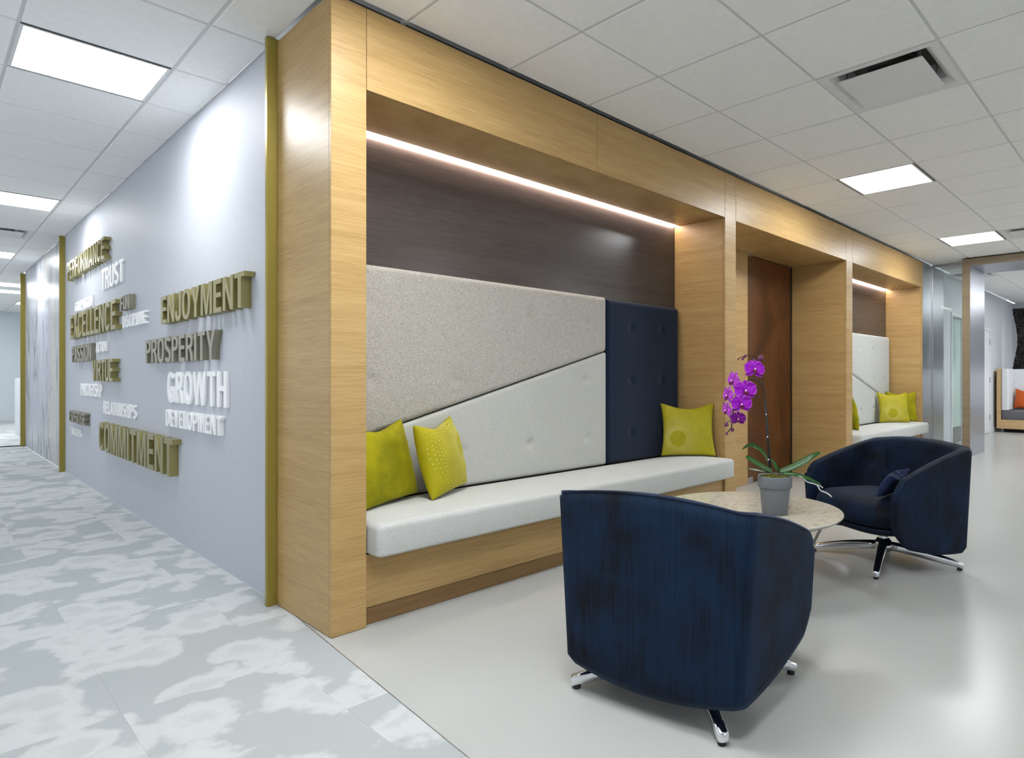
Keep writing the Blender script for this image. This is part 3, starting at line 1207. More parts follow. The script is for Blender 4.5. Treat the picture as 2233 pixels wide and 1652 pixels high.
cushion(9.385, 2.88, SEAT, 215, 10, 0, 0.42, 0.42, 0.14, 'lime', 33, 'lime cushion at the back corner of the farther bench', group=GR, fit=F2)


# ------------------------------------------------------------------ swivel armchairs
def u_path(xb, wb, xf, wf, r, ns=16, nc=7, nb=18, bow=0.0):
    """plan U from the right arm front round the back to the left arm front; constant sample counts"""
    # right half
    f = Vector((xf, -wf))
    c = Vector((xb, -wb))
    d1 = (f - c).normalized()
    d2 = Vector((0, 1))
    ang = math.acos(max(-1, min(1, d1.dot(d2))))
    tl = r / math.tan(ang / 2)
    a = c + d1 * tl
    b = c + d2 * tl
    bis = (d1 + d2).normalized()
    cen = c + bis * (r / math.sin(ang / 2))
    pts = [f.lerp(a, (k / (ns - 1)) ** 1.7) for k in range(ns)]
    a0 = math.atan2((a - cen).y, (a - cen).x)
    a1 = math.atan2((b - cen).y, (b - cen).x)
    while a1 - a0 > PI:
        a1 -= 2 * PI
    while a1 - a0 < -PI:
        a1 += 2 * PI
    pts += [cen + Vector((math.cos(a0 + (a1 - a0) * k / nc), math.sin(a0 + (a1 - a0) * k / nc))) * r for k in range(1, nc)]
    half = [b.lerp(Vector((xb, 0)), k / (nb // 2)) for k in range(nb // 2 + 1)]
    pts += half
    left = [Vector((p.x, -p.y)) for p in reversed(pts[:-1])]
    full = pts + left
    if bow:
        for p in full:
            if abs(p.y) < wb:
                p.x -= bow * (1 - (p.y / wb) ** 2)
    return full


def make_chair(name, label, rz, loc, star):
    root = tag(empty(name, (loc[0], loc[1], 0), math.radians(rz)), label, 'armchair', 'navy velvet swivel armchairs')
    XB, XF = -0.305, 0.258
    WT, WBm, WF = 0.361, 0.320, 0.388
    hs = [0.0, 0.03, 0.12, 0.25, 0.4, 0.55, 0.7, 0.85, 0.95, 1.0]

    ref = u_path(XB, WT, XF, WF, 0.034)
    n = len(ref)

    def side_u(k):
        """0 at arm front, 1 at back corner and along the back"""
        p = ref[k]
        return max(0.0, min(1.0, (XF - p.x) / (XF - XB - 0.02)))

    cum = [0.0]
    for p, q in zip(ref, ref[1:]):
        cum.append(cum[-1] + (q - p).length)
    half_len = cum[-1] / 2
    SB = WT - 0.005                                        # half length of the back along the path
    SS = half_len - SB                                     # length of one side

    def ztop(k):
        d = abs(cum[k] - half_len)
        zc = 0.697
        if d < SB:
            z = zc + 0.027 * (1 - (d / SB) ** 2)
        else:
            q = (d - SB) / SS
            z = zc - (zc - 0.532) * (0.62 * q + 0.38 * q * q) if q < 1 else 0.532
            z -= 0.045 * max(0, 1 - (half_len - d) / 0.06) ** 2
        return z

    def zbot(k):
        d = abs(cum[k] - half_len)
        if d < SB:
            return 0.067 + 0.036 * (d / SB) ** 2
        q = (d - SB) / SS
        z = 0.103 + 0.087 * q ** 1.25 - 0.016 * math.sin(PI * min(1, q))
        z += 0.05 * max(0, 1 - (half_len - d) / 0.07) ** 2
        return z

    # outer skin at different heights
    outer = {h: u_path(XB, WBm + (WT - WBm) * h, XF - 0.012 * (1 - h), WF - 0.012 * (1 - h), 0.032 + 0.010 * h, bow=0.008) for h in hs}
    innerT = u_path(XB + 0.055, WT - 0.050, XF, WF - 0.050, 0.055)
    innerB = u_path(XB + 0.135, WT - 0.070, XF, WF - 0.055, 0.20)
    rows = []
    for k in range(n):
        zt, zb = ztop(k), zbot(k)
        ring = []
        o0 = outer[0.0][k]
        iB = innerB[k]
        iT = innerT[k]
        lo = o0.lerp(iB, 0.45)
        ring.append(Vector((lo.x, lo.y, zb + 0.02)))
        q = o0.lerp(iB, 0.10)
        ring.append(Vector((q.x, q.y, zb + 0.002)))
        for h in hs[1:-1]:
            p = outer[h][k]
            ring.append(Vector((p.x, p.y, zb + (zt - zb) * (0.02 + 0.96 * h))))
        p = outer[1.0][k]
        for t, dz in ((0.08, -0.005), (0.28, 0.0), (0.55, -0.002), (0.84, -0.009), (1.0, -0.022)):
            q = p.lerp(iT, t)
            ring.append(Vector((q.x, q.y, zt + dz)))
        for t in (0.12, 0.3, 0.5, 0.75, 1.0):
            q = iT.lerp(iB, t ** 0.8)
            ring.append(Vector((q.x, q.y, (zt - 0.022) + (0.33 - zt + 0.022) * t)))
        ring.append(Vector((iB.x, iB.y, zb + 0.06)))
        rows.append(ring)
    # rounded arm fronts
    def cap_rows(ring, dirv):
        c = sum(ring, Vector()) / len(ring)
        out = []
        for sc, push in ((0.985, 0.006), (0.93, 0.013), (0.80, 0.018)):
            o = []
            for v in ring:
                w = v - c
                # shrink mostly across the arm thickness
                o.append(Vector((c.x + w.x * sc, c.y + w.y * sc, c.z + w.z * (1 - (1 - sc) * 0.16))) + dirv * push)
            out.append(o)
        return out
    fd = Vector((1, 0, 0))
    rows = cap_rows(rows[0], fd)[::-1] + rows + cap_rows(rows[-1], fd)
    bm = bmesh.new()
    V = add_grid(bm, rows, True)
    bm.faces.new(V[0])
    bm.faces.new(V[-1][::-1])
    o = from_bm('shell', bm, 'velvet', root, True)
    # welted seams: down both back corners and along the top edge
    top = []
    for k in range(n):
        p = outer[1.0][k]
        q = p.lerp(innerT[k], 0.10)
        top.append(Vector((q.x, q.y, ztop(k) - 0.003)))
    bm = bmesh.new()
    add_tube(bm, top[1:-1], 0.0042, 6)
    from_bm('piping', bm, 'velvet_piping', root, True)
    kc = 16 + 3
    for kk in (kc, n - 1 - kc):
        pts = []
        for q in range(14):
            h = q / 13
            i0 = outer[hs[0]][kk].lerp(outer[hs[-1]][kk], h)
            zb, zt = zbot(kk), ztop(kk)
            pts.append(Vector((i0.x, i0.y, zb + 0.03 + (zt - zb - 0.045) * h)))
        bm = bmesh.new()
        add_tube(bm, pts, 0.0022, 6)
        from_bm('seam', bm, 'velvet', root, True)

    # seat: superellipse layers
    def layer(cx, rx, ry, z, N=56, e=3.0):
        L = []
        for k in range(N):
            a = 2 * PI * k / N
            c, s = math.cos(a), math.sin(a)
            x = cx + rx * math.copysign(abs(c) ** (2 / e), c)
            y = ry * math.copysign(abs(s) ** (2 / e), s)
            if x > cx:
                y *= 1.0 + 0.06 * (x - cx) / rx
            L.append(Vector((x, y, z)))
        return L
    cx = 0.045
    spec = [(0.20, 0.22, 0.262), (0.255, 0.300, 0.268), (0.278, 0.320, 0.285), (0.286, 0.328, 0.315), (0.284, 0.326, 0.345), (0.272, 0.315, 0.375), (0.24, 0.285, 0.398),
            (0.17, 0.21, 0.414), (0.09, 0.11, 0.422), (0.02, 0.03, 0.424)]
    bm = bmesh.new()
    V = add_grid(bm, [layer(cx, rx, ry, z) for rx, ry, z in spec], True)
    bm.faces.new(V[0])
    bm.faces.new(V[-1])
    from_bm('seat_cushion', bm, 'velvet', root, True)
    spec = [(0.05, 0.05, 0.200), (0.14, 0.16, 0.203), (0.21, 0.25, 0.213), (0.25, 0.295, 0.232), (0.262, 0.305, 0.258), (0.20, 0.25, 0.2615)]
    bm = bmesh.new()
    V = add_grid(bm, [layer(cx - 0.005, rx, ry, z) for rx, ry, z in spec], True)
    bm.faces.new(V[0])
    bm.faces.new(V[-1])
    from_bm('seat_pan', bm, 'velvet', root, True)

    # pedestal
    lathe('column', [(0.0, 0.08), (0.026, 0.08), (0.026, 0.204), (0.0, 0.204)], 'chrome', root, 24)
    lathe('hub', [(0.0, 0.062), (0.040, 0.062), (0.052, 0.075), (0.052, 0.10), (0.043, 0.122), (0.034, 0.134), (0.0, 0.134)], 'chrome', root, 32)
    for q in range(4):
        a = math.radians(star + 90 * q - rz)
        R = Matrix.Rotation(a, 4, 'Z')
        bm = bmesh.new()
        prof = []
        for t in range(9):
            u = t / 8
            r = 0.035 + (0.412 - 0.035) * u
            hw = 0.027 - 0.009 * u
            zt = 0.118 - 0.072 * u + 0.010 * math.sin(PI * u)
            zl = 0.070 - 0.058 * u
            s = []
            for k in range(12):
                b = 2 * PI * k / 12
                c, sn = math.cos(b), math.sin(b)
                yy = hw * math.copysign(abs(c) ** 0.55, c)
                zz = (zt + zl) / 2 + (zt - zl) / 2 * math.copysign(abs(sn) ** 0.55, sn)
                s.append(R @ Vector((r, yy, zz)))
            prof.append(s)
        tip = []
        for v in prof[-1]:
            c = sum(prof[-1], Vector()) / 12
            tip.append(c + (v - c) * 0.78 + R @ Vector((0.006, 0, 0)))
        prof.append(tip)
        V = add_grid(bm, prof, True)
        bm.faces.new(V[0])
        bm.faces.new(V[-1])
        lg = from_bm('leg', bm, 'chrome', root, True)
        bm = bmesh.new()
        c = R @ Vector((0.398, 0, 0))
        add_lathe(bm, [(0, 0.0005), (0.013, 0.0005), (0.014, 0.006), (0.012, 0.016), (0, 0.016)], 14, c)
        from_bm('glide', bm, 'rubber', lg, True)
    return root


make_chair('swivel_armchair', 'navy velvet swivel armchair seen from behind, nearest the camera', 9.0, (1.888, 1.303), 50)
make_chair('swivel_armchair', 'navy velvet swivel armchair facing the table with a small ribbed cushion', 151.6, (3.922, 1.285), 13)
a2 = math.radians(151.6)
lx, ly = 0.12, 0.15
cushion(3.922 + lx * math.cos(a2) - ly * math.sin(a2), 1.285 + lx * math.sin(a2) + ly * math.cos(a2), 0.443, 151.6 - 62, 34, 4, 0.28, 0.15, 0.085, 'ribbed', 41,
        'small ribbed navy lumbar cushion resting in the farther armchair', name='lumbar_cushion', ears=0.05)

# ------------------------------------------------------------------ round table
TZ = 0.43
tb = tag(empty('round_table', (2.881, 1.606, 0)), 'round coffee table with speckled beige quartz top and slanted metal legs', 'table')
R0 = 0.4576
lathe('table_top', [(0, TZ - 0.026), (R0 - 0.028, TZ - 0.026), (R0 - 0.006, TZ - 0.014), (R0, TZ - 0.007), (R0 - 0.001, TZ - 0.002), (R0 - 0.004, TZ), (0, TZ)], 'quartz', tb, 96, False)
smooth_by_angle(tb.children[0], 30)
lathe('support_plate', [(0, TZ - 0.046), (R0 - 0.075, TZ - 0.046), (R0 - 0.062, TZ - 0.027), (0, TZ - 0.027)], 'table_metal', tb, 64, False)
for q in range(4):
    a = math.radians(-80 + 90 * q)
    d = Vector((math.cos(a), math.sin(a), 0))
    s = Vector((-d.y, d.x, 0))
    bm = bmesh.new()
    P = []
    for r, z in ((0.365, TZ - 0.046), (0.20, 0.018)):
        P.append([d * (r + dr_) + s * ds + Vector((0, 0, z)) for dr_, ds in ((-0.006, -0.011), (0.006, -0.011), (0.006, 0.011), (-0.006, 0.011))])
    V = add_grid(bm, P, True)
    bm.faces.new(V[0])
    bm.faces.new(V[-1])
    from_bm('leg', bm, 'table_metal', tb)
lathe('base_ring', [(0.18, 0.001), (0.222, 0.001), (0.222, 0.018), (0.18, 0.018), (0.18, 0.001)], 'table_metal', tb, 48, False)

# ------------------------------------------------------------------ potted orchid
KX, KZ = 0.002249, 0.002249
og = tag(empty('potted_orchid', (2.848, 1.443, TZ), CAM_A - PI / 2), 'purple moth orchid in a grey pot on the round table', 'plant')


def L(u, v, d=0.0):
    """plant coordinates: u, v measured on the photograph at the pot's distance, d = depth (m, away from the camera)"""
    return Vector(((u - 1691) * KX, d, 1.10 + (821 - v) * KZ - TZ))


lathe('pot', [(0, 0.001), (0.058, 0.001), (0.061, 0.004), (0.0725, 0.122), (0.073, 0.127), (0.0795, 0.130), (0.0815, 0.134), (0.0825, 0.183), (0.081, 0.187), (0.077, 0.187), (0.074, 0.175), (0.074, 0.160), (0.0, 0.160)], 'pot', og, 56)
bm = bmesh.new()
rings = []
for i in range(9):
    r = 0.0735 * i / 8
    rings.append([Vector((r * math.cos(2 * PI * k / 36), r * math.sin(2 * PI * k / 36),
                          0.176 + 0.013 * (1 - (i / 8) ** 2) + 0.007 * noise.noise(Vector((r * math.cos(2 * PI * k / 36) * 60, r * math.sin(2 * PI * k / 36) * 60, i))))) for k in range(36)])
add_grid(bm, rings[1:], True)
bmc = bm.verts.new((0, 0, 0.19))
bm.verts.ensure_lookup_table()
first = [bm.verts[k] for k in range(36)]
for k in range(36):
    bm.faces.new((bmc, first[k], first[(k + 1) % 36]))
for q in range(150):                                     # loose tufts
    a, r = random.uniform(0, 2 * PI), 0.07 * math.sqrt(random.random())
    c = Vector((r * math.cos(a), r * math.sin(a), 0.181))
    d = Vector((random.uniform(-1, 1), random.uniform(-1, 1), random.uniform(0.1, 0.8))).normalized() * random.uniform(0.008, 0.017)
    add_tube(bm, [c, c + d * 0.6, c + d + Vector((0, 0, -0.003))], [0.0016, 0.0014, 0.0006], 4)
mo = from_bm('moss', bm, 'moss', og, True)
mo['kind'] = 'stuff'


def smooth_path(pts, sub=6):
    out = []
    n = len(pts)
    for i in range(n - 1):
        p0, p1, p2, p3 = pts[max(0, i - 1)], pts[i], pts[i + 1], pts[min(n - 1, i + 2)]
        for k in range(sub):
            t = k / sub
            out.append(0.5 * ((2 * p1) + (p2 - p0) * t + (2 * p0 - 5 * p1 + 4 * p2 - p3) * t * t + (3 * p1 - p0 - 3 * p2 + p3) * t ** 3))
    out.append(pts[-1])
    return out


def leaf(pts, width, side):
    path = smooth_path(pts, 5)
    n = len(path)
    side = Vector(side).normalized()
    bm = bmesh.new()
    P = []
    for i, p in enumerate(path):
        u = i / (n - 1)
        w = width * (math.sin(PI * min(1, 0.08 + 0.92 * u) ** 0.9) ** 0.6 * (1 - 0.0 * u)) if u < 1 else 0.0008
        w = max(w, 0.0012)
        d = (path[min(i + 1, n - 1)] - path[max(i - 1, 0)]).normalized()
        nrm = side.cross(d).normalized()
        if nrm.z < 0:
            nrm = -nrm
        sd = d.cross(nrm).normalized()
        row = []
        for q in (-1, -0.55, 0, 0.55, 1):
            row.append(p + sd * (q * w / 2) + nrm * (0.16 * w * q * q))
        for q in (0.9, 0.55, 0, -0.55, -0.9):
            row.append(p + sd * (q * w / 2) + nrm * (0.16 * w * q * q - 0.0014))
        P.append(row)
    V = add_grid(bm, P, True)
    bm.faces.new(V[0])
    bm.faces.new(V[-1])
    return from_bm('leaf', bm, 'leaf', og, True)


leaf([L(1686, 1026, 0.02), L(1672, 992, 0.045), L(1655, 977, 0.055), L(1640, 974, 0.055), L(1625, 982, 0.05)], 0.031, (0.2, 0.75, 0.6))
leaf([L(1684, 1027, -0.01), L(1662, 1017, -0.03), L(1642, 1005, -0.04), L(1629, 996, -0.045), L(1622, 993, -0.045)], 0.034, (0.2, 0.6, 0.75))
leaf([L(1676, 1029, -0.02), L(1655, 1024, -0.045), L(1638, 1020, -0.055), L(1621, 1017, -0.06)], 0.014, (0.1, 1, 0.35))
leaf([L(1697, 1027, 0.0), L(1694, 1020, 0.0), L(1689, 1010, 0.0), L(1682, 999, 0.005)], 0.020, (0.9, 0.3, 0.3))
leaf([L(1701, 1028, 0.0), L(1722, 1020, -0.015), L(1748, 1006, -0.03), L(1768, 992, -0.035), L(1786, 984, -0.03)], 0.036, (-0.2, 0.6, 0.75))
leaf([L(1706, 1030, -0.03), L(1728, 1031, -0.06), L(1750, 1037, -0.075), L(1764, 1043, -0.08), L(1779, 1049, -0.085)], 0.022, (0.0, 0.7, 0.6))
bm = bmesh.new()
add_tube(bm, smooth_path([L(1722, 1034, -0.05), L(1738, 1034, -0.07), L(1750, 1044, -0.08), L(1769, 1050, -0.085), L(1776, 1061, -0.09), L(1790, 1067, -0.09), L(1800, 1075, -0.09)]), 0.0032, 7)
add_tube(bm, smooth_path([L(1768, 1050, -0.085), L(1776, 1052, -0.08), L(1783, 1057, -0.08)]), 0.0028, 7)
from_bm('root', bm, 'root', og, True)
# stake and flower stems
bm = bmesh.new()
add_tube(bm, [L(1681, 1030, 0.0), L(1675, 950, 0.0), L(1669, 866, 0.0)], [0.0068, 0.0062, 0.005], 10)
from_bm('stake', bm, 'stake', og, True)
for u, v in ((1673.6, 952), (1676.6, 1001), (1671, 903)):
    lathe('clip', [(0, -0.004), (0.0025, -0.003), (0.0035, 0), (0.0025, 0.003), (0, 0.004)], 'column', og, 8, c=L(u, v, -0.008))
bm = bmesh.new()
add_tube(bm, smooth_path([L(1684, 1028, 0.008), L(1677, 960, 0.008), L(1670, 880, 0.006), L(1667, 851, 0.0), L(1662, 839, 0.0), L(1652, 830, 0.0), L(1640, 827, 0.0), L(1629, 833, 0.01),
                      L(1614, 850, 0.02), L(1606, 870, 0.02), L(1602, 892, 0.015), L(1599, 910, 0.01), L(1597, 922, 0.0), L(1596, 933, 0.0), L(1589, 941, 0.0)]), 0.0030, 7)
add_tube(bm, smooth_path([L(1597, 922, 0), L(1594, 918, 0), L(1588, 919, 0), L(1585, 924, 0)]), 0.0014, 6)
add_tube(bm, smooth_path([L(1667, 853, 0.002), L(1667, 838, 0.006), L(1664, 815, 0.014), L(1656, 795, 0.014), L(1648, 780, 0.01), L(1640, 776, 0.0), L(1631, 773, 0), L(1624, 776, 0), L(1616, 779, 0), L(1611, 782, 0)]), 0.0019, 6)
from_bm('stem', bm, 'stake', og, True)


def bud(u, v, r, tilt, d=0.0):
    bm = bmesh.new()
    add_lathe(bm, [(0, -1.3 * r), (0.6 * r, -0.95 * r), (r, -0.1 * r), (0.85 * r, 0.6 * r), (0.35 * r, 1.1 * r), (0, 1.25 * r)], 14)
    bmesh.ops.rotate(bm, verts=bm.verts, cent=(0, 0, 0), matrix=Matrix.Rotation(math.radians(tilt), 3, 'Y'))
    bmesh.ops.translate(bm, verts=bm.verts, vec=L(u, v, d))
    return from_bm('bud', bm, 'bud', og, True)


for a in ((1659, 781, 0.0150, 30), (1644.5, 786, 0.0075, 8), (1625.5, 776.5, 0.0082, 50), (1620.5, 782, 0.0068, 20), (1611, 783, 0.0045, 50),
          (1585, 925, 0.0105, 30), (1598.5, 936.5, 0.0088, 15), (1586, 944.5, 0.0072, 30)):
    bud(*a, d=-0.004)


def petal_mesh(length, width, cup, notch=0.0, power=1.0):
    """petal growing along +z from the origin, facing -y"""
    bm = bmesh.new()
    rim = bm.verts.layers.float.new('rim')
    N, Mm = 12, 12
    rows = []
    for i in range(N + 1):
        u = i / N
        row = []
        hw = width / 2 * (math.sin(PI * min(1, (0.06 + 0.94 * u)) ** power)) ** 0.62
        for j in range(Mm + 1):
            q = 2 * j / Mm - 1
            x = q * hw
            z = length * u - notch * length * 0.0
            z -= 0.10 * length * (q * q) * (u - 0.3) * (1 if u > 0.3 else 0)
            y = -cup * (x / (width / 2)) ** 2 * 0.5 + cup * 0.8 * (u - 0.5) ** 2 - 0.002 * math.sin(9 * q * u)
            v = bm.verts.new((x, y, z))
            v[rim] = max(abs(q), abs(2 * u - 1) if u > 0.5 else 0)
            row.append(v)
        rows.append(row)
    for a, b in zip(rows, rows[1:]):
        for j in range(Mm):
            try:
                bm.faces.new((a[j], a[j + 1], b[j + 1], b[j]))
            except ValueError:
                pass
    # give it thickness
    bmesh.ops.recalc_face_normals(bm, faces=bm.faces)
    bmesh.ops.solidify(bm, geom=bm.faces[:], thickness=0.0009)
    me = bpy.data.meshes.new('petal')
    bm.to_mesh(me)
    bm.free()
    for p in me.polygons:
        p.use_smooth = True
    return me


BIG = petal_mesh(0.050, 0.062, 0.010, power=1.35)
SEP = petal_mesh(0.047, 0.030, 0.006, power=1.0)


def flower(u, v, d, yaw, pitch, roll, sc, kind):
    mat = {'n': 'petal', 'p': 'petal_pale', 'd': 'petal_dark'}[kind]
    f = bpy.data.objects.new('flower', None)
    f.empty_display_size = 0.02
    COL.objects.link(f)
    f.parent = og
    f.location = L(u, v, d)
    f.rotation_euler = (Matrix.Rotation(math.radians(yaw), 3, 'Z') @ Matrix.Rotation(math.radians(pitch), 3, 'X') @ Matrix.Rotation(math.radians(roll), 3, 'Y')).to_euler()
    f.scale = (sc * 1.10, sc * 1.10, sc * 1.10)
    for me, ang, off, nm in ((SEP, 0, 0.004, 'sepal'), (SEP, 128, 0.004, 'sepal'), (SEP, -128, 0.004, 'sepal'), (BIG, 68, 0.0, 'petal'), (BIG, -68, 0.0, 'petal')):
        o = bpy.data.objects.new(nm, me)
        COL.objects.link(o)
        o.parent = f
        o.location = (0, off, 0.003)
        o.rotation_euler = (0, math.radians(ang), 0)
        if not me.materials:
            me.materials.append(M['petal'])
        o.material_slots[0].link = 'OBJECT'
        o.material_slots[0].material = M[mat]
    bm = bmesh.new()
    for ang, ln, w in ((180, 0.020, 0.010), (120, 0.013, 0.008), (-120, 0.013, 0.008)):
        a = math.radians(ang)
        dr = Vector((math.sin(a), 0, math.cos(a)))
        add_tube(bm, [Vector((0, -0.004, 0)), dr * ln * 0.5 + Vector((0, -0.012, 0)), dr * ln + Vector((0, -0.010, 0))], [0.004, w * 0.55, 0.0015], 8)
    from_bm('lip', bm, 'lip', f, True)
    lathe('column', [(0, -0.004), (0.003, -0.003), (0.0042, 0), (0.003, 0.004), (0, 0.005)], 'column', f, 10, c=(0, -0.011, 0.004))
    return f


flower(1644, 807, -0.020, 4, -6, 6, 0.98, 'n')
flower(1624, 853, -0.030, -4, 2, -4, 1.05, 'n')
flower(1615, 882, -0.034, -2, 4, -3, 0.97, 'n')
flower(1608, 913, -0.028, -6, 10, 0, 0.74, 'd')
flower(1602, 832, 0.020, -68, -4, 24, 0.95, 'p')
flower(1590, 864, 0.012, -72, 0, 10, 0.90, 'p')
flower(1587, 896, 0.006, -74, 6, 16, 0.84, 'p')

# ------------------------------------------------------------------ raised words on the corridor wall
S = 0.165


def arc(cx, cy, rx, ry, a0, a1, n=14, e=2.5):
    out = []
    for k in range(n + 1):
        a = math.radians(a0 + (a1 - a0) * k / n)
        c, s = math.cos(a), math.sin(a)
        out.append((cx + rx * math.copysign(abs(c) ** (2 / e), c), cy + ry * math.copysign(abs(s) ** (2 / e), s)))
    return out


def stroke(path, t=S, th=None):
    """polygon of a constant-width stroke along a path"""
    P = [Vector(p) for p in path]
    Lf, Rt = [], []
    for i, p in enumerate(P):
        d = (P[min(i + 1, len(P) - 1)] - P[max(i - 1, 0)]).normalized()
        nrm = Vector((-d.y, d.x))
        Lf.append(p + nrm * t / 2)
        Rt.append(p - nrm * t / 2)
    return [tuple(v) for v in Lf + Rt[::-1]]


def glyph(c):
    s = S
    h = s * 0.86                     # thickness of horizontals
    if c == 'I':
        return 0.20, [[(0.02, 0), (0.02 + s, 0), (0.02 + s, 1), (0.02, 1)]]
    if c == 'L':
        return 0.45, [[(0, 0), (0.45, 0), (0.45, h), (s, h), (s, 1), (0, 1)]]
    if c == 'E':
        m0, m1 = 0.5 - h / 2 + 0.02, 0.5 + h / 2 + 0.02
        return 0.48, [[(0, 0), (0.48, 0), (0.48, h), (s, h), (s, m0), (0.45, m0), (0.45, m1), (s, m1), (s, 1 - h), (0.47, 1 - h), (0.47, 1), (0, 1)]]
    if c == 'F':
        m0, m1 = 0.5 - h / 2, 0.5 + h / 2
        return 0.46, [[(0, 0), (s, 0), (s, m0), (0.42, m0), (0.42, m1), (s, m1), (s, 1 - h), (0.46, 1 - h), (0.46, 1), (0, 1)]]
    if c == 'T':
        w = 0.52
        return w, [[(w / 2 - s / 2, 0), (w / 2 + s / 2, 0), (w / 2 + s / 2, 1 - h), (w, 1 - h), (w, 1), (0, 1), (0, 1 - h), (w / 2 - s / 2, 1 - h)]]
    if c == 'H':
        w = 0.56
        m0, m1 = 0.5 - h / 2 + 0.02, 0.5 + h / 2 + 0.02
        return w, [[(0, 0), (s, 0), (s, m0), (w - s, m0), (w - s, 0), (w, 0), (w, 1), (w - s, 1), (w - s, m1), (s, m1), (s, 1), (0, 1)]]
    if c == 'N':
        w = 0.57
        return w, [[(0, 0), (s * .92, 0), (s * .92, 0.66), (w - s * .95, 0), (w, 0), (w, 1), (w - s * .92, 1), (w - s * .92, 0.36), (s * .95, 1), (0, 1)]]
    if c == 'M':
        w = 0.72
        return w, [[(0, 0), (s * .9, 0), (s * .9, 0.74), (w / 2 - s * .42, 0), (w / 2 + s * .42, 0), (w - s * .9, 0.74), (w - s * .9, 0), (w, 0), (w, 1), (w - s * 1.35, 1), (w / 2, 0.30), (s * 1.35, 1), (0, 1)]]
    if c == 'W':
        w = 0.86
        return w, [[(0.15, 0), (0.15 + s * 1.05, 0), (w / 2, 0.66), (w - 0.15 - s * 1.05, 0), (w - 0.15, 0), (w, 1), (w - s, 1), (w - 0.225, 0.36), (w / 2 + s * .48, 1), (w / 2 - s * .48, 1), (0.225, 0.36), (s, 1), (0, 1)]]
    if c == 'V':
        w = 0.58
        return w, [[(w / 2 - s * .55, 0), (w / 2 + s * .55, 0), (w, 1), (w - s * 1.02, 1), (w / 2, 0.27), (s * 1.02, 1), (0, 1)]]
    if c == 'A':
        w = 0.60
        x = lambda z: 0.5 * w - s * .55 - (w / 2 - s * .55) * (1 - z)
        return w, [[(0, 0), (s, 0), (s + 0.05, 0.21), (w - s - 0.05, 0.21), (w - s, 0), (w, 0), (w / 2 + s * .58, 1), (w / 2 - s * .58, 1)],
                   [(s + 0.085, 0.36), (w / 2, 0.80), (w - s - 0.085, 0.36)]]
    if c == 'X':
        w = 0.58
        return w, [[(0, 0), (s * 1.08, 0), (w / 2, 0.36), (w - s * 1.08, 0), (w, 0), (w / 2 + s * .52, 0.51), (w - 0.01, 1), (w - s * 1.08, 1), (w / 2, 0.66), (s * 1.08, 1), (0.01, 1), (w / 2 - s * .52, 0.51)]]
    if c == 'Y':
        w = 0.58
        return w, [[(w / 2 - s / 2, 0), (w / 2 + s / 2, 0), (w / 2 + s / 2, 0.40), (w, 1), (w - s * 1.05, 1), (w / 2, 0.57), (s * 1.05, 1), (0, 1), (w / 2 - s / 2, 0.40)]]
    if c == 'O':
        w = 0.60
        return w, [arc(w / 2, 0.5, w / 2, 0.515, 0, 360 - 9, 39), arc(w / 2, 0.5, w / 2 - s, 0.515 - h, 0, 360 - 9, 39)]
    if c == 'D':
        w = 0.57
        return w, [[(0, 0)] + arc(w - 0.33, 0.5, 0.33, 0.5, -90, 90, 18, 2.4) + [(0, 1)], [(s, h)] + arc(w - 0.33, 0.5, 0.33 - s, 0.5 - h, -90, 90, 18, 2.2) + [(s, 1 - h)]]
    if c in 'PR':
        w = 0.54
        y0 = 0.42 if c == 'P' else 0.44
        cy = (1 + y0) / 2
        bowl = arc(w - 0.28, cy, 0.28, (1 - y0) / 2, -90, 90, 14, 2.4)
        hole = [(s, y0 + h)] + arc(w - 0.28, cy, 0.28 - s, (1 - y0) / 2 - h, -90, 90, 12, 2.1) + [(s, 1 - h)]
        if c == 'P':
            return w, [[(0, 0), (s, 0), (s, y0)] + bowl + [(0, 1)], hole]
        leg = [(0, 0), (s, 0), (s, y0 - 0.0), (0.26, y0), (w - s * 0.98, 0.16), (w - s * 0.95, 0), (w + 0.02, 0), (w - 0.01, 0.22), (w - 0.12, 0.45)]
        return w + 0.02, [leg + bowl[4:] + [(0, 1)], hole]
    if c == 'U':
        w = 0.56
        p = [(s / 2, 1), (s / 2, 0.6)] + arc(w / 2, 0.30, w / 2 - s / 2, 0.30 - s / 2 + 0.015, 180, 360, 16, 2.4) + [(w - s / 2, 0.6), (w - s / 2, 1)]
        return w, [stroke(p)]
    if c == 'J':
        w = 0.46
        p = [(w - s / 2, 1), (w - s / 2, 0.5)] + arc(w / 2, 0.26, w / 2 - s / 2, 0.26 - s / 2 + 0.015, 360, 178, 14, 2.3) + [(s / 2, 0.34)]
        return w, [stroke(p)]
    if c == 'C':
        w = 0.57
        p = arc(w / 2, 0.5, w / 2 - s / 2, 0.515 - s / 2, 38, 322, 30, 2.4)
        return w, [stroke(p)]
    if c == 'G':
        w = 0.60
        p = arc(w / 2, 0.5, w / 2 - s / 2, 0.515 - s / 2, 40, 318, 30, 2.4)
        o = stroke(p)
        n = len(p)
        out = o[:n] + [(w - 0.005, 0.02), (w - 0.005, 0.53), (w * 0.52, 0.53), (w * 0.52, 0.53 - h), (w - s, 0.53 - h)] + o[n:]
        return w, [stroke(p[:-2]), [(w - s, 0.02), (w - 0.003, 0.02), (w - 0.003, 0.53), (w * 0.52, 0.53), (w * 0.52, 0.53 - h), (w - s, 0.53 - h)]]
    if c == 'S':
        w = 0.55
        up = arc(w / 2, 0.735, w / 2 - s / 2, 0.28 - s / 2 + 0.0, 22, 235, 18, 2.2)
        dn = arc(w / 2, 0.262, w / 2 - s / 2, 0.277 - s / 2, 55, -158, 18, 2.2)
        return w, [stroke(up + dn)]
    raise KeyError(c)


glyphs = {}


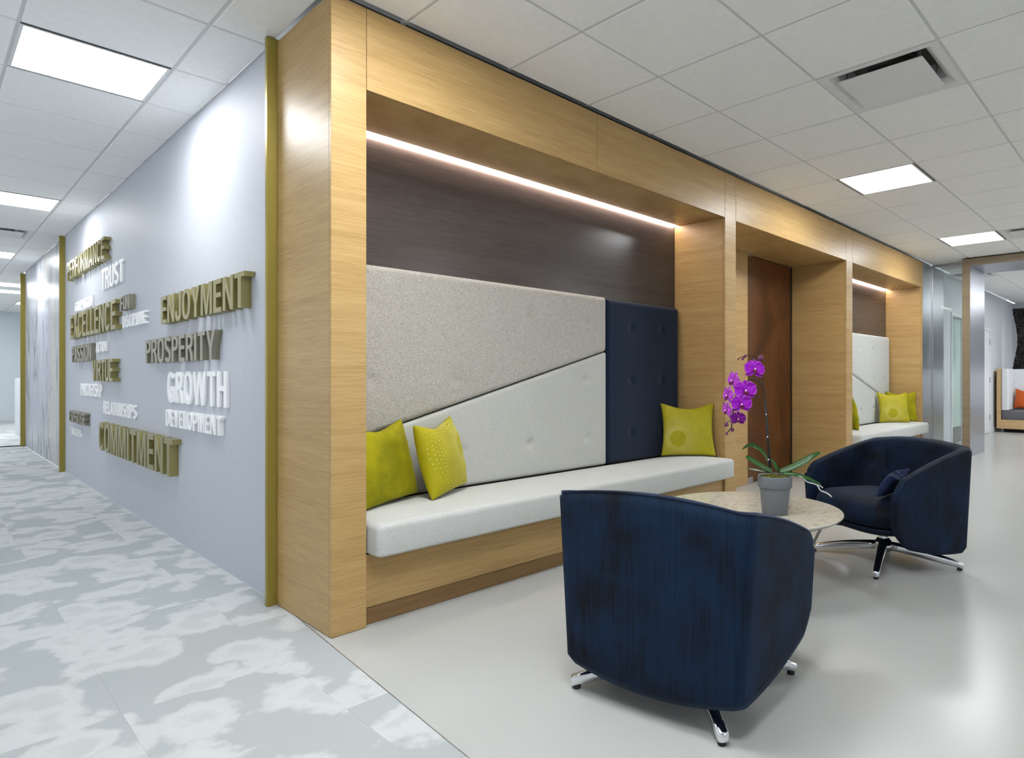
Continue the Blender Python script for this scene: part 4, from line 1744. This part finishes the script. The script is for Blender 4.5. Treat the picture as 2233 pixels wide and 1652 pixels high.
def glyph_mesh(c):
    if c in glyphs:
        return glyphs[c]
    w, loops = glyph(c)
    cu = bpy.data.curves.new('letter', 'CURVE')
    cu.dimensions = '2D'
    cu.fill_mode = 'BOTH'
    cu.extrude = 0.5
    for lp in loops:
        sp = cu.splines.new('POLY')
        sp.points.add(len(lp) - 1)
        for q, p in zip(sp.points, lp):
            q.co = (p[0], p[1], 0, 1)
        sp.use_cyclic_u = True
    tmp = bpy.data.objects.new('tmp', cu)
    COL.objects.link(tmp)
    bpy.context.view_layer.update()
    me = bpy.data.meshes.new_from_object(tmp.evaluated_get(bpy.context.evaluated_depsgraph_get()))
    bpy.data.objects.remove(tmp)
    bpy.data.curves.remove(cu)
    bm = bmesh.new()
    bm.from_mesh(me)
    bmesh.ops.remove_doubles(bm, verts=bm.verts[:], dist=1e-4)
    bmesh.ops.recalc_face_normals(bm, faces=bm.faces)
    for v in bm.verts:
        v.co.z += 0.5
    for e in bm.edges:
        e.smooth = not (len(e.link_faces) == 2 and e.calc_face_angle(0) > math.radians(35))
    for f in bm.faces:
        f.smooth = True
    bm.to_mesh(me)
    bm.free()
    me.name = 'letter'
    glyphs[c] = (w, me)
    return glyphs[c]


WR = Matrix(((0, 0, -1), (-1, 0, 0), (0, 1, 0)))      # word axes: reading direction -Y, up Z, out -X


def word(text, y0, y1, z0, z1, depth, mat, label):
    t = tag(empty('wall_word', (XW - 0.0005, y0, z0)), label, 'lettering', 'raised words on the corridor wall')
    t.rotation_euler = WR.to_euler()
    gap = 0.075
    ws = [glyph_mesh(c)[0] for c in text]
    total = sum(ws) + gap * (len(text) - 1)
    hh = z1 - z0
    sx = (y0 - y1) / total
    x = 0.0
    for c, w in zip(text, ws):
        me = glyph_mesh(c)[1]
        o = bpy.data.objects.new('letter', me)
        COL.objects.link(o)
        if not me.materials:
            me.materials.append(M['gold_letter'])
        o.parent = t
        o.location = (x * sx, 0, 0)
        o.scale = (sx, hh, depth)
        o.material_slots[0].link = 'OBJECT'
        o.material_slots[0].material = M[mat]
        x += w + gap
    return t


g_, b_, w_ = 'gold_letter', 'bronze_letter', 'white_letter'
for a in (('PERFORMANCE', 8.97, 6.99, 2.150, 2.343, 0.052, g_, 'gold raised word reading PERFORMANCE, topmost on the wall'),
          ('TRUST', 7.33, 6.44, 1.895, 2.085, 0.016, w_, 'white raised word reading TRUST'),
          ('COMPASSION', 8.75, 7.76, 1.790, 1.895, 0.014, w_, 'small white raised word just above EXCELLENCE'),
          ('EXCELLENCE', 8.80, 6.55, 1.503, 1.753, 0.048, g_, 'large gold raised word reading EXCELLENCE'),
          ('FUN', 6.37, 6.08, 1.640, 1.754, 0.045, b_, 'small bronze raised word reading FUN'),
          ('DISCIPLINE', 6.43, 5.66, 1.501, 1.598, 0.022, w_, 'white raised word reading DISCIPLINE'),
          ('PASSION', 8.78, 7.69, 1.255, 1.424, 0.037, b_, 'bronze raised word reading PASSION'),
          ('ACTION', 7.58, 7.08, 1.330, 1.424, 0.018, w_, 'small white raised word reading ACTION'),
          ('VIRTUE', 7.52, 6.62, 1.060, 1.253, 0.055, g_, 'gold raised word reading VIRTUE'),
          ('PARTNERSHIP', 8.43, 7.32, 0.908, 1.030, 0.011, w_, 'white raised word reading PARTNERSHIP'),
          ('RELATIONSHIPS', 7.27, 6.02, 0.764, 0.876, 0.011, w_, 'white raised word reading RELATIONSHIPS'),
          ('EXPERTISE', 8.89, 7.97, 0.613, 0.733, 0.043, b_, 'small bronze raised word reading EXPERTISE'),
          ('SUCCESS', 9.00, 8.38, 0.464, 0.540, 0.010, w_, 'small white raised word reading SUCCESS, lowest on the wall'),
          ('COMMITMENT', 7.23, 4.82, 0.440, 0.688, 0.052, g_, 'large gold raised word reading COMMITMENT'),
          ('GROWTH', 5.10, 3.89, 0.927, 1.131, 0.015, w_, 'large white raised word reading GROWTH'),
          ('DEVELOPMENT', 5.10, 3.95, 0.766, 0.876, 0.024, w_, 'white raised word reading DEVELOPMENT'),
          ('ENJOYMENT', 5.10, 3.50, 1.458, 1.641, 0.051, g_, 'gold raised word reading ENJOYMENT, nearest the first fin'),
          ('PROSPERITY', 5.57, 4.00, 1.198, 1.367, 0.041, b_, 'bronze raised word reading PROSPERITY')):
    word(*a)

# ------------------------------------------------------------------ glass panel, portal and the room beyond
PX = 9.741
gp = tag(empty('glass_panel', (10.068, 2.38, 0)), 'clear glass panel between the grey end pillar and the wood portal', 'glass panel')
box('pane', (-0.005, -0.215, 0.02), (0.005, 0.226, CEIL - 0.03), 'glass', gp)
box('top_channel', (-0.014, -0.225, CEIL - 0.03), (0.014, 0.226, CEIL - 0.002), 'steel', gp)
box('bottom_channel', (-0.014, -0.225, 0.001), (0.014, 0.226, 0.02), 'steel', gp)
box('edge_trim', (-0.012, 0.215, 0.02), (-0.005, 0.2265, CEIL - 0.03), 'steel', gp)

PD = 0.90
P0, P1, PZ = 2.150, 2.055, 2.618
portal = tag(empty('portal', (PX, P0, 0)), kind='structure', label='wide wood portal frame, inner sheen painted silver, leading to the far room')
portal.name = 'door_4'
box('casing', (0, -0.095, 0.001), (0.02, 0, CEIL - 0.015), 'portal_wood_shaded', portal, 0.001)
box('casing', (0, -4.0, PZ), (0.02, -0.096, CEIL - 0.015), 'portal_wood_shaded', portal, 0.001)
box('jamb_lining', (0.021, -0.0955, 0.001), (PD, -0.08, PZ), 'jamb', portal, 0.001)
box('jamb_side', (0.021, -0.012, 0.001), (PD, 0.0, CEIL - 0.015), 'portal_wood_shaded', portal, 0.001)
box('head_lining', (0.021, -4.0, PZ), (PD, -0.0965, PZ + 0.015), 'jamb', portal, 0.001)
box('core', (0.022, -0.079, 0.001), (PD - 0.002, -0.0125, CEIL - 0.02), 'dark', portal)
box('head_core', (0.022, -4.0, PZ + 0.016), (PD - 0.002, -0.08, CEIL - 0.02), 'dark', portal)

tag(box('trim_5', (10.085, YF, 0.001), (10.69, YF + 0.3, CEIL - 0.012), 'brushed'), kind='structure', label='brushed metal pilaster behind the glass panel')
WR2 = 2.66
bm = bmesh.new()
for a, b in (((10.69, 0), (11.30, CEIL)), ((11.30, 2.14), (12.28, CEIL)), ((12.28, 0), (13.26, CEIL)), ((13.26, 2.03), (14.22, CEIL)), ((14.22, 0), (17.2, CEIL))):
    add_box(bm, (a[0], WR2, a[1]), (b[0], WR2 + 0.12, b[1] + 0.01))
wr = tag(from_bm('wall_back_2', bm, 'wall_white'), kind='structure', label='pale wall of the room beyond the portal')
tag(box('wall_right', (16.6, -4, 0), (16.7, WR2, CEIL), 'wall_white'), kind='structure')
d2 = tag(empty('door_2', (11.79, WR2, 0)), 'pale framed glass door seen through the glass panel', kind='structure')
for sx in (-1, 1):
    a, b = sorted((sx * 0.49, sx * 0.44))
    box('casing', (a, -0.02, 0.001), (b, 0.12, 2.14), 'door_white', d2, 0.001)
box('casing', (-0.44, -0.02, 2.09), (0.44, 0.12, 2.14), 'door_white', d2, 0.001)
box('leaf', (-0.435, 0.06, 0.005), (0.435, 0.10, 2.085), plain('green_glass', srgb(196, 212, 206), 0.2), d2, 0.001)
box('kick_plate', (-0.43, 0.05, 0.01), (0.43, 0.059, 0.25), 'steel', d2, 0.001)
d3 = tag(empty('door_3', (13.74, WR2, 0)), 'white door with steel hinges in the room beyond the portal', kind='structure')
for sx in (-1, 1):
    a, b = sorted((sx * 0.48, sx * 0.435))
    box('casing', (a, -0.018, 0.001), (b, 0.12, 2.03), 'door_white', d3, 0.001)
box('casing', (-0.435, -0.018, 1.985), (0.435, 0.12, 2.03), 'door_white', d3, 0.001)
box('leaf', (-0.43, -0.006, 0.008), (0.43, 0.035, 1.98), 'door_white', d3, 0.001)
for z in (0.25, 0.98, 1.72):
    box('hinge', (0.42, -0.024, z), (0.445, -0.006, z + 0.11), 'steel', d3, 0.001)
box('handle', (-0.40, -0.06, 0.93), (-0.28, -0.045, 0.95), 'steel', d3, 0.003)
tag(box('baseboard_back', (14.23, WR2 - 0.012, 0), (16.6, WR2, 0.10), 'wall_white'), kind='structure')

# banquette in the far room
bq = tag(empty('banquette', (14.55, 2.60, 0)), 'wood framed banquette with white back and dark grey seat beyond the portal', 'banquette')
box('end_panel', (0, -0.07, 0.072), (0.75, 0.0, 1.255), 'light_wood', bq, 0.002)
box('front_rail', (0, -2.4, 0.072), (0.04, -0.071, 0.25), 'light_wood', bq, 0.002)
box('base', (0.12, -2.4, 0.0), (0.7, -0.1, 0.072), 'dark', bq)
rounded_cushion('seat_cushion', 0.02, 0.60, -2.4, -0.075, 0.252, 0.43, 'grey_cloth', bq, 0.03, 0.01)
rounded_cushion('side_pad', 0.02, 0.60, -0.20, -0.072, 0.432, 1.26, 'white_cloth', bq, 0.03, 0.0)
rounded_cushion('back_pad', 0.60, 0.74, -2.4, -0.075, 0.252, 1.255, 'white_cloth', bq, 0.03, 0.0)
cushion(14.98, 2.185, 0.458, 180, 12, 4, 0.42, 0.40, 0.14, 'orange', 51, 'orange cushion on the grey banquette in the far room')

# dark woven screen hanging behind it
bm = bmesh.new()
N = 44
L_, R_ = [], []
for k in range(N + 1):
    z = 1.22 + (2.52 - 1.22) * k / N
    u = k / N
    y = 2.485 - 0.085 * math.sin(PI * u) ** 1.5 + 0.012 * noise.noise(Vector((0, 0, z * 14)))
    L_.append((y, z))
rows = []
for (y, z) in L_:
    rows.append([Vector((15.5, y + (0.2 - y) * q / 10, z)) + Vector((0.05 * math.sin(3.1 * q / 10 * 2), 0, 0)) for q in range(11)])
add_grid(bm, rows)
bmesh.ops.solidify(bm, geom=bm.faces[:], thickness=0.02)
scr = from_bm('woven_screen', bm, 'screen')
tag(scr, 'dark woven screen with a wavy edge hanging behind the banquette', 'screen')
